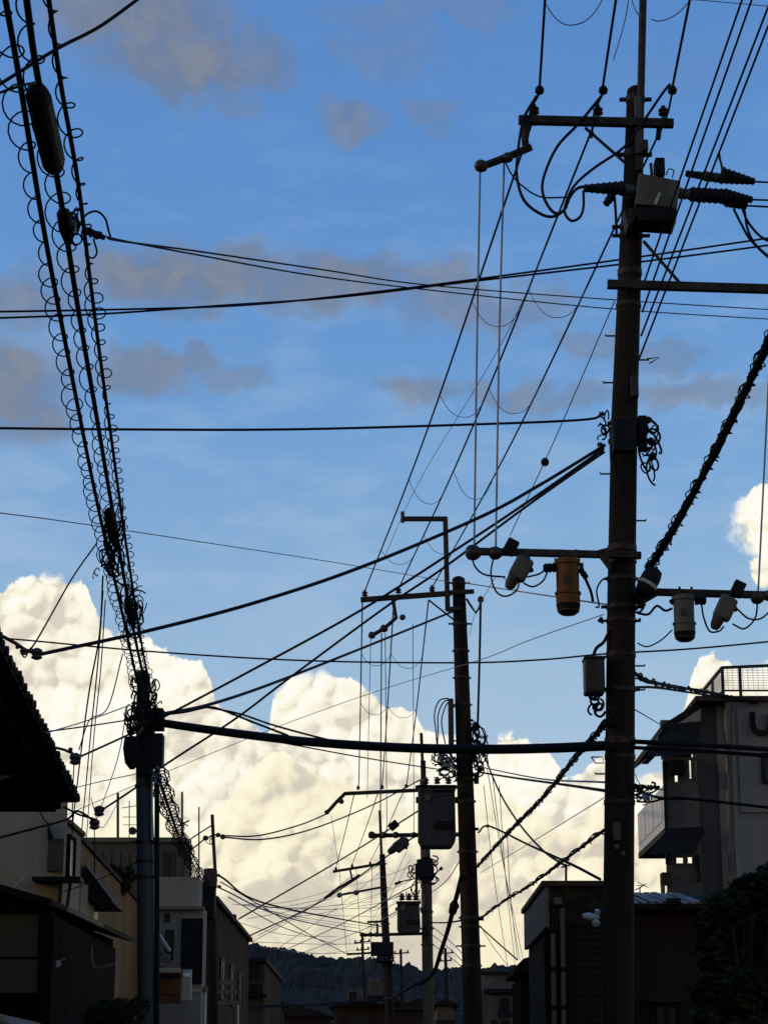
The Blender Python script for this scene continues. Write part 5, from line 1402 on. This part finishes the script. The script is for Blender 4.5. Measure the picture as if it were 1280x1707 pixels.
wire('telephone_cable', 'drop cable just under the apartment roof bundle beside the main pole', 2.4, [(1056, 1146, 25), (1090, 1146, 27), (1140, 1153, 31), (1190, 1161, 36), (1230, 1168, 38.6)], 'rubber', 'cable')
wire('power_line', 'short thin wire from the main pole to the apartment gable', 1.2, [(1056, 1182, 25.2), (1080, 1196, 31), (1100, 1208, 39)], 'greywire')
wire('power_line', 'thin wire from the gable tip down to the main pole hook', .9, [(1058, 1280, 25.2), (1074, 1268, 38), (1078, 1264, 42)], 'greywire')
wire('power_line', 'tiny slack wire right of the main pole above the hook cluster', .8, [(1058, 1290, 25.1), (1064, 1304, 25.1), (1070, 1312, 25)], 'greywire')
wire('service_drop', 'upper black cable from the main pole crossing the apartment balconies', 2.6, [(1072, 1322, 24.95), (1100, 1330, 25), (1140, 1331, 25), (1190, 1336, 24.8), (1380, 1358, 24)], 'rubber', 'service wire')
wire('service_drop', 'short slack cable just below the apartment balcony cable', 1.8, [(1060, 1336, 25), (1084, 1337, 25), (1106, 1332, 25), (1140, 1333, 25)], 'rubber', 'service wire')
wire('service_drop', 'knotted thin cable from the main pole hook to the apartment corner', 1.6, [(1058, 1312, 25), (1086, 1314, 27), (1112, 1318, 38.9)], 'rubber', 'service wire')
# between the second and the main pole
wire('power_line', 'upper of a pair of wires from the second pole clutter to the main pole', 1.0, [(803, 1279, 47.8), (900, 1298, 36), (1008, 1304, 25.2)], 'greywire')
wire('power_line', 'lower of a pair of wires from the second pole clutter to the main pole', 1.6, [(803, 1288, 47.8), (860, 1297, 42), (940, 1308, 33), (1008, 1318, 25.2)], 'rubber')
wire('power_line', 'wire dropping steeply from the second pole then on to the boarded house mast', 1.4, [(806, 1258, 47.8), (832, 1320, 44), (864, 1372, 40), (905, 1418, 36), (943, 1444, 31.2)], 'rubber')
wire('power_line', 'wire from the second pole insulator slanting right to the boarded house roof', 1.6, [(797, 1388, 47.8), (814, 1377, 47), (880, 1408, 40), (950, 1440, 31.2), (1000, 1466, 30)], 'rubber')
wire('power_line', 'faint straight wire from the main pole left down to the second pole foot', .9, [(1006, 1330, 25.2), (900, 1395, 34), (800, 1455, 47.8)], 'greywire')
wire('power_line', 'thin wire from the second pole falling to the dark roof on the right', 1.2, [(797, 1542, 47.8), (830, 1572, 45), (862, 1600, 42)], 'rubber')
wire('telephone_cable', 'thick curling cable from the second pole down across the third pole', 4.2, [(769, 1462, 47.8), (762, 1490, 48.5), (757, 1508, 49.2), (747, 1548, 51), (735, 1585, 54), (722, 1622, 57), (700, 1640, 60)], 'rubber', 'cable', 8, None, 8)
t = thing('splice_closure', 'small black splice on the curling cable beside the second pole', 'closure', at(757, 1510, 49.2))
MB().lathe(at(753, 1524, 49.3), at(760, 1496, 48.9) - at(753, 1524, 49.3), [(0, .04), (.06, .09), (.25, .1), (.36, .08), (.42, .03)], 10).build('body', M['black_plastic'], t, True)
MB().lathe(at(757, 1510, 49.1), at(760, 1496, 48.9) - at(753, 1524, 49.3), [(-.02, .11), (.02, .11)], 10).build('strap', M['steel'], t)
wire('telephone_cable', 'dark cable sagging from the third pole left over the far roofs', 3.0, [(712, 1634, 68), (690, 1642, 72), (660, 1660, 84), (640, 1666, 96), (560, 1672, 90), (480, 1676, 84), (380, 1680, 78)], 'rubber', 'cable')
wire('power_line', 'vertical dark wire right of the second pole top', 2.0, [(801, 1004, 47.8), (799, 1100, 47.8), (796, 1208, 47.8)], 'bluewire')
wire('power_line', 'slack wire from the main pole arm to the second pole side clamp', .9, [(862, 985, 24.7), (830, 960, 32), (812, 985, 40), (792, 1022, 47.7), (782, 1060, 47.9)], 'greywire')

# second to third pole, third to fourth pole
for i, (a, b) in enumerate((((604, 1004), (598, 1310)), ((656, 1006), (637, 1308)), ((714, 1002), (678, 1306)))):
    A, B = at(a[0], a[1], 47.8), at(b[0], b[1], 67.8)
    line3('power_line', ('outermost', 'middle', 'innermost')[i] + ' line from the second pole arm down to the third pole arm', .0155, [A, (A + B) / 2 - Vector((0, 0, .2)), B])
    LINES.append(spline([A, (A + B) / 2 - Vector((0, 0, .2)), B], 60))
for i, (a, b, r) in enumerate((((618, 1064), (612, 1330), .008), ((636, 1056), (634, 1352), .014), ((642, 1056), (645, 1388), .009), ((688, 1040), (690, 1395), .008))):
    A, B = at(a[0], a[1], 47.8), at(b[0], b[1], 52.0 if i != 0 else 60)
    line3('drop_wire', ('first', 'second and palest', 'third', 'last')[i] + ' of the faint vertical wires hanging below the second pole arm', r, [A, (A + B) / 2, B], 'greywire')
for lb, i, y0, j, y1, dep in (('small slack loop below the second pole arm between its outer and middle lines, upper one', 3, 1090, 4, 1092, 20),
                              ('small slack loop below the second pole arm between its outer and middle lines, lower one', 3, 1172, 4, 1176, 18),
                              ('small slack loop below the second pole arm between its middle and inner lines, upper one', 4, 1086, 5, 1092, 24),
                              ('small slack loop below the second pole arm between its middle and inner lines, lower one', 4, 1176, 5, 1180, 18)):
    hung_loop(lb, i, y0, j, y1, dep, 'slack loops under the second pole arm', .007)
for i, (a, b) in enumerate((((590, 1325), (560, 1446)), ((630, 1322), (587, 1441)), ((672, 1320), (617, 1437)))):
    line3('power_line', ('outermost', 'middle', 'innermost')[i] + ' line from the third pole arm to the fourth pole arm', .016, [at(a[0], a[1], 67.8), at((a[0] + b[0]) / 2, (a[1] + b[1]) / 2 + 3, 82), at(b[0], b[1], 98.8)], 'greywire')
for i, (x, y0, y1, x1) in enumerate(((566, 1452, 1590, 578), (594, 1446, 1560, 600), (620, 1442, 1580, 618), (552, 1360, 1452, 566))):
    line3('drop_wire', ('leftmost', 'second', 'third', 'uppermost')[i] + ' faint far wire hanging by the fourth pole arms', .012, [at(x, y0, 98.7), at((x + x1) / 2, (y0 + y1) / 2, 105), at(x1, y1, 112)], 'greywire')
# left pair to the second left pole, and wires fanning over the far roofs
wire('power_line', 'upper of two wires from the stub pipe to the third pole arm', 1.4, [(368, 1393, 56.8), (430, 1393, 59), (500, 1375, 63), (546, 1356, 67.7)], 'rubber')
wire('power_line', 'lower of two wires from the stub pipe rising right past the third pole arm', 1.4, [(374, 1396, 56.8), (440, 1399, 58), (520, 1382, 62), (620, 1342, 66), (700, 1300, 68)], 'rubber')
wire('power_line', 'short wire from the stub pipe left insulator to the roof mast', 1.3, [(343, 1397, 56.8), (330, 1408, 57.4), (314, 1420, 58.2)], 'rubber')
wire('power_line', 'short wire with dark sleeve left of the stub pipe top', 1.2, [(353, 1376, 56.8), (334, 1388, 57.4), (316, 1400, 58.2)], 'rubber')
fan = [((398, 1532, 72), (560, 1438, 80), (700, 1350, 68), 1.6, 'strong slanting wire rising from the brown house eave to the third pole'),
       ((412, 1562, 78), (540, 1500, 84), (690, 1395, 68), 1.5, 'second slanting wire rising from the brown house end to the third pole'),
       ((366, 1460, 57), (450, 1508, 66), (640, 1545, 98), 1.6, 'cable falling right from the second left pole to the fourth pole'),
       ((366, 1480, 57), (480, 1530, 70), (640, 1562, 98), 1.2, 'lower thin cable falling right from the second left pole'),
       ((368, 1470, 57), (520, 1560, 80), (578, 1590, 99), 1.0, 'faint cable falling from the second left pole to the low far arm'),
       ((470, 1586, 120), (560, 1545, 105), (700, 1470, 68), 1.2, 'thin wire rising over the hill to the third pole clutter'),
       ((500, 1590, 130), (600, 1552, 110), (660, 1520, 68), 1.0, 'short faint wire over the hill left of the small transformer'),
       ((440, 1512, 90), (540, 1516, 95), (640, 1512, 99), .8, 'level faint wire across the low cloud to the fourth pole'),
       ((430, 1560, 100), (540, 1500, 100), (634, 1440, 99), .9, 'faint wire rising right to the fourth pole top arm'),
       ((420, 1570, 110), (500, 1525, 104), (590, 1458, 99), .9, 'faintest wire rising right to the fourth pole drooping arm'),
       ((410, 1570, 110), (540, 1574, 104), (625, 1572, 99), .8, 'low level wire just above the hill crest'),
       ((380, 1495, 60), (470, 1545, 76), (560, 1575, 92), .9, 'lowest faint cable falling from the second left pole')]
for a, b, c, r, lb in fan:
    line3('power_line', lb, r * mpp(1500, 62.0), [at(*a), at(*b), at(*c)], 'greywire' if r < 1.3 else 'rubber')
# wires converging low between the second pole and the boarded house
for i, (a, b) in enumerate((((812, 1282), (872, 1602)), ((820, 1290), (866, 1600)), ((832, 1310), (858, 1606)), ((806, 1310), (846, 1612)), ((845, 1390), (862, 1598)), ((802, 1545), (848, 1612)))):
    line3('power_line', ('rightmost', 'second', 'third', 'fourth', 'fifth and shortest', 'lowest')[i] + ' of the faint wires dropping right of the second pole', .009, [at(a[0], a[1], 49 + i), at((a[0] + b[0]) / 2 - 3, (a[1] + b[1]) / 2, 62), at(b[0], b[1], 80)], 'greywire')
for i, (y0, y1) in enumerate(((1558, 1600), (1572, 1612), (1588, 1622))):
    line3('power_line', ('top', 'middle', 'bottom')[i] + ' of three short wires between the third and second poles', .012, [at(720, y0 - 14, 69), at(750, (y0 + y1) / 2 - 10, 64), at(776, y1 - 4, 58)], 'greywire')
wire('power_line', 'short wire joining the third pole to the second pole low down', 1.2, [(716, 1538, 68), (745, 1538, 60), (772, 1534, 48)], 'rubber')
wire('power_line', 'wire from the second pole to the fourth pole under the box transformer', 1.0, [(770, 1430, 48), (730, 1480, 66), (650, 1530, 98)], 'greywire')
rw = random.Random(23)
for i in range(13):
    x0, y0 = rw.uniform(385, 470), rw.uniform(1500, 1585); x1, y1 = rw.uniform(560, 645), rw.uniform(1440, 1590)
    line3('power_line', 'hair-thin far wire crossing the low cloud left of the fourth pole', rw.uniform(.007, .011), [at(x0, y0, 80), at((x0 + x1) / 2, (y0 + y1) / 2 + rw.uniform(2, 10), 90), at(x1, y1, 99)], 'greywire')['group'] = 'hair-thin wires over the low cloud'
for i in range(8):
    x0, y0 = rw.uniform(655, 700), rw.uniform(1400, 1500); x1, y1 = rw.uniform(560, 640), rw.uniform(1470, 1590)
    line3('power_line', 'hair-thin wire fanning between the third and fourth poles', rw.uniform(.007, .011), [at(x0, y0, 68), at((x0 + x1) / 2, (y0 + y1) / 2 + 4, 84), at(x1, y1, 99)], 'greywire')['group'] = 'hair-thin wires between the far poles'
# left foreground drops
wire('service_drop', 'black wire from the middle eave insulator to the telephone pole', 2.0, [(130, 1263, 29), (170, 1245, 29.6), (216, 1224, 30.6)], 'rubber', 'service wire')
wire('service_drop', 'black wire from the lower bracket left across the cream wall', 2.0, [(160, 1370, 33.8), (130, 1352, 33.4), (112, 1366, 33), (70, 1378, 32), (-20, 1402, 30)], 'rubber', 'service wire')
wire('service_drop', 'thin loose wire down the cream wall towards the low roof', .9, [(78, 1410, 35.7), (50, 1450, 34), (20, 1482, 31)], 'greywire', 'service wire')
wire('service_drop', 'thin wire from the telephone pole to the tan house', 1.1, [(232, 1436, 31), (200, 1450, 34), (160, 1468, 38.8), (96, 1490, 35.6)], 'rubber', 'service wire')
for i, (pts, r) in enumerate(((((162, 905, 24.8), (120, 965, 24), (60, 1070, 22), (40, 1090, 21.4)), 1.4), (((172, 960, 26), (166, 1060, 27), (148, 1160, 29), (130, 1300, 34), (116, 1425, 41)), 1.6), (((172, 985, 26), (164, 1100, 28), (152, 1220, 31), (138, 1370, 38), (132, 1425, 41)), 1.4),
                           (((176, 1000, 26.5), (168, 1120, 28), (156, 1240, 31), (146, 1380, 40), (142, 1430, 42)), 1.1), (((205, 1090, 29), (180, 1180, 31), (150, 1200, 33), (132, 1250, 29)), 1.1), (((212, 1180, 30.5), (195, 1270, 38), (160, 1370, 50)), 1.0),
                           (((216, 1176, 30.6), (150, 1200, 29), (78, 1222, 26)), 1.0), (((216, 1200, 30.6), (150, 1210, 29), (76, 1220, 26)), 1.2), (((228, 1290, 31), (180, 1300, 33), (130, 1312, 35)), .9), (((152, 1330, 48), (170, 1380, 52), (196, 1340, 57)), .7))):
    wire('service_drop', ('thin wire from the coiled bundle down left to the eave bracket', 'leftmost of three vertical drops hanging from the coiled bundle', 'middle of three vertical drops hanging from the coiled bundle', 'rightmost of three vertical drops hanging from the coiled bundle', 'bent drop from the pole head to the middle eave insulator', 'faint steep wire behind the pole to the grey block', 'upper faint wire from the pole head to the eave', 'lower faint wire from the pole head to the eave', 'faint wire from below the pole box to the cream house', 'tiny slack wire between roof aerials')[i], r, pts, 'rubber' if r > 1.05 else 'greywire', 'service wire')
wire('power_line', 'black wire across the top left corner over the coiled cables', 3.4, [(-60, 178, 9.4), (20, 128, 9.6), (98, 80, 9.8), (170, 42, 10), (260, -24, 10.3)], 'rubber')
wire('power_line', 'short parallel wire at the left edge below the corner wire', 2.6, [(-60, 180, 9.6), (0, 155, 9.7), (40, 142, 9.8), (60, 138, 10.2)], 'rubber')

# ------------------------------------------------------------------ the three coiled telephone cables
def coiled(label, pix, z, rm, coil_r, seed, pitch=.30, closure=None, off=0.0, cr=.0054):
    q = []
    for (x, y) in pix:
        q.append(atz(x, y, z))
    q.append(at(*L1_TOP))
    q[0:0] = [q[0] + (q[0] - q[1]) * 1.2]
    s = spline(q, 24)
    t = thing('coiled_cable', label, 'cable', q[len(q) // 2])
    MB().tube(s, rm, 8).build('cable', M['rubber'], t, True)
    rnd = random.Random(seed)
    L = 0; acc = [0]
    for a, b in zip(s, s[1:]): L += (b - a).length; acc.append(L)
    N = int(L / pitch * 14); pts = []; j = 0
    ph = rnd.uniform(0, TAU); last = -1; goal = cur = 1.0; skew = sk = 0.0
    for i in range(N + 1):
        d = L * i / N
        while j < len(s) - 2 and acc[j + 1] < d: j += 1
        p = s[j].lerp(s[j + 1], (d - acc[j]) / max(acc[j + 1] - acc[j], 1e-6))
        tdir = (s[j + 1] - s[j]).normalized(); u = tdir.cross(Vector((0, 0, 1))).normalized(); w = u.cross(tdir)
        turn = int(d / pitch)
        if turn != last: last = turn; goal = rnd.choice((.45, .7, .85, 1.0, 1.1, 1.3, 1.7)); skew = rnd.uniform(-1.1, 1.1)
        cur += (goal - cur) * .12; sk += (skew - sk) * .1
        g = ph + TAU * d / pitch + 1.1 * math.sin(d * 1.3) + .6 * math.sin(d * .47 + seed) + sk
        rr = coil_r * cur
        pts.append(p + (u * (math.cos(g) * rr + off * .6) + w * (math.sin(g) * rr - coil_r * .55)))
    MB().tube(pts, cr, 5, False).build('spiral_hanger', M['rubber'], t)
    if closure:
        (xa, ya), (xb, yb), rc = closure
        a, b = atz(xa, ya, z - .03), atz(xb, yb, z - .03); d = b - a; l = d.length
        MB().lathe(a, d, [(0, .03), (.03, rc * .75), (.1, rc), (l * .5, rc * 1.02), (l - .1, rc), (l - .03, rc * .75), (l, .03)], 16).build('splice_closure', M['black_plastic'], t, True)
        MB().lathe(a + Vector((rc * .12, 0, .0)), d, [(.14, rc * .6), (.15, rc * .985), (l - .15, rc * .985), (l - .14, rc * .6)], 16).build('closure_seam', M['tank'], t)
    return t
L1_TOP = (246, 1196, 30.75)
coiled('left coiled black telephone cable descending from the top left corner', [(10, 0), (36, 150), (75, 390), (120, 625), (165, 850), (206, 1030), (228, 1130)], 6.95, .017, .056, 1, pitch=.37, off=-.05)
L1_TOP = (254, 1196, 30.75)
coiled('middle coiled black cable with a fat splice closure near the top left', [(45, 0), (62, 120), (98, 310), (130, 510), (165, 715), (193, 880), (222, 1045), (240, 1130)], 7.0, .019, .060, 2, pitch=.42, off=-.02, closure=((60, 145), (92, 283), .068))
L1_TOP = (264, 1196, 30.75)
coiled('right coiled black telephone cable nearest the open sky', [(82, 0), (102, 140), (130, 300), (150, 460), (168, 600), (186, 730), (208, 890), (236, 1070), (250, 1140)], 7.0, .014, .042, 3, pitch=.34, off=.02)
tb = thing('cable_terminal', 'dark tangled terminal on the middle coiled cable beside the drop clamp', 'terminal', atz(118, 385, 6.9))
pt = atz(112, 385, 6.95)
MB().lathe(atz(106, 352, 6.95), atz(116, 410, 6.95) - atz(106, 352, 6.95), [(0, .02), (.04, .045), (.3, .05), (.5, .03)], 8).build('body', M['black_plastic'], tb, True)
loops(tb, 122, 375, 12, 34, pt.y, 12, 1.6, 81); loops(tb, 125, 380, 8, 26, pt.y, 5, 1.6, 82, 'greywire')
tb = thing('cable_terminal', 'dark tangled splice halfway down the coiled cables above the pole', 'terminal', atz(188, 890, 6.9))
pt = atz(186, 880, 6.95)
MB().lathe(atz(182, 850, 6.95), atz(192, 905, 6.95) - atz(182, 850, 6.95), [(0, .02), (.1, .055), (.9, .06), (1.3, .03)], 8).build('body', M['black_plastic'], tb, True)
loops(tb, 190, 900, 14, 70, pt.y, 22, 1.3, 83)
loops(tb, 160, 950, 6, 14, pt.y + 1, 3, 1.0, 84, 'greywire')
tb = thing('cable_terminal', 'small dark splice where the coiled cables come together over the pole', 'terminal', atz(218, 1010, 6.9))
pt = atz(216, 1010, 6.95)
MB().lathe(atz(212, 995, 6.95), atz(222, 1040, 6.95) - atz(212, 995, 6.95), [(0, .02), (.2, .045), (1.2, .045), (1.6, .02)], 8).build('body', M['black_plastic'], tb, True)
loops(tb, 222, 1030, 18, 60, pt.y, 20, 1.1, 85)
# coiled bundle going on from the telephone pole to the second left pole
q = [at(262, 1284, 31.1), at(282, 1345, 36), at(302, 1400, 42), at(322, 1440, 49), at(342, 1474, 56.6)]
t = thing('coiled_cable', 'short coiled bundle running on between the two left telephone poles', 'cable', q[2])
s = spline(q, 20)
MB().tube(s, .016, 8).build('cable', M['rubber'], t, True)
for j, (du, dw) in enumerate(((.10, .0), (-.09, .06), (.02, -.12))):
    MB().tube([p + Vector((du, 0, dw)) for p in s], .012, 6).build('side_cable', M['rubber'], t, True)
pts = []; N = 760
for i in range(N + 1):
    f = i / N * (len(s) - 1); a = min(int(f), len(s) - 2); p = s[a].lerp(s[a + 1], f - a); g = i * .42
    pts.append(p + Vector((math.cos(g) * .12 * (1 + .4 * math.sin(i * .071)), 0, math.sin(g) * .12 - .02)))
MB().tube(pts, .009, 4, False).build('spiral_hanger', M['rubber'], t)

# ------------------------------------------------------------------ foliage
def garden_tree():
    t = thing('leafy_tree', 'dark leafy tree filling the lower right corner', 'tree', (xx(1250, 1700, 22), 22, 0))
    b = Vector((xx(1250, 1700, 22), 22, 0)); rnd = random.Random(4)
    tr = MB().tube([b, b + Vector((.05, 0, 1.5)), b + Vector((-.05, .1, 2.6)), b + Vector((.1, .1, 3.6))], [.14, .11, .08, .04], 8)
    mb = MB()
    blobs = [(1190, 1540, 34), (1215, 1510, 34), (1250, 1490, 40), (1290, 1475, 46), (1330, 1460, 50), (1195, 1600, 36), (1240, 1570, 46), (1290, 1560, 56), (1185, 1655, 34), (1230, 1650, 50), (1290, 1650, 60),
             (1190, 1710, 36), (1240, 1730, 50), (1300, 1740, 60), (1350, 1600, 60), (1175, 1690, 22), (1178, 1570, 20)]
    for i, (x, y, r) in enumerate(blobs):
        Y = 22 + rnd.uniform(-.5, .5); c = at(x, y, Y); k = mpp(y, Y)
        tr.tube([b + Vector((0, 0, 1.8 + .04 * i)), (b + c) / 2 + Vector((0, 0, .9)), c], [.045, .03, .01], 5)
        leaf_cloud(mb, c, (r * k, r * k * 1.1, r * k * .8), int(r * 13), .095, 100 + i, .5)
    for i in range(60):                                      # loose sprays that break the outline
        x, y, r = blobs[rnd.randrange(len(blobs))]; a = rnd.uniform(0, TAU)
        leaf_cloud(mb, at(x + math.cos(a) * r * 1.05, y + math.sin(a) * r * .9, 22 + rnd.uniform(-.4, .4)), (.09, .09, .06), 9, .085, 300 + i, .4)
    tr.build('trunk', M['bark'], t, True)
    mb.build('crown', M['leaf'], t)
garden_tree()
shrub('street_hedge', 'dim green hedge at the foot of the left telephone pole', at(188, 1690, 29.5), (.42, .35, .30), 700, .1, 8, M['leaf2'])
t = thing('parked_van', 'pale sliver of a van roof in the lower left corner', 'van', (-4.6, 26, 0))
Yv = 24.0
c0 = at(24, 1712, Yv)
MB().hexa([(c0.x - 1.75, Yv, .35), (c0.x + .1, Yv, .35), (c0.x + .1, Yv + 3.4, .35), (c0.x - 1.75, Yv + 3.4, .35),
           (c0.x - 1.62, Yv + .5, c0.z + .05), (c0.x - .06, Yv + .3, c0.z), (c0.x - .06, Yv + 3.3, c0.z), (c0.x - 1.62, Yv + 3.3, c0.z + .05)]).build('body', M['offwhite'], t, bevel=.08)
MB().prism([at(-40, 1684, Yv + .25), at(2, 1690, Yv + .25), at(26, 1710, Yv + .25), at(-40, 1710, Yv + .25)], (0, 2.8, 0)).build('roof', M['offwhite'], t, bevel=.04)
for sx in (c0.x - 1.6, c0.x - .05):
    for sy in (Yv + .7, Yv + 2.7):
        w_ = MB().lathe((sx - .1, sy, .31), (1, 0, 0), [(0, .2), (0, .31), (.2, .31), (.2, .2)], 18).build('wheel', M['rubber'], t)
        MB().lathe((sx - .11, sy, .31), (1, 0, 0), [(0, .1), (.01, .19), (.21, .19), (.22, .1)], 14).build('rim', M['steel'], w_)
MB().box(c0.x - 1.5, c0.x - .15, Yv + .01, Yv + .06, 1.2, 1.65).build('windscreen', M['glass'], t)
for sx in (c0.x - 1.5, c0.x - .15):
    MB().lathe((sx, Yv - .01, .8), (0, 1, 0), [(0, .06), (.03, .09), (.06, .09)], 12).build('headlight', M['white_porcelain'], t)
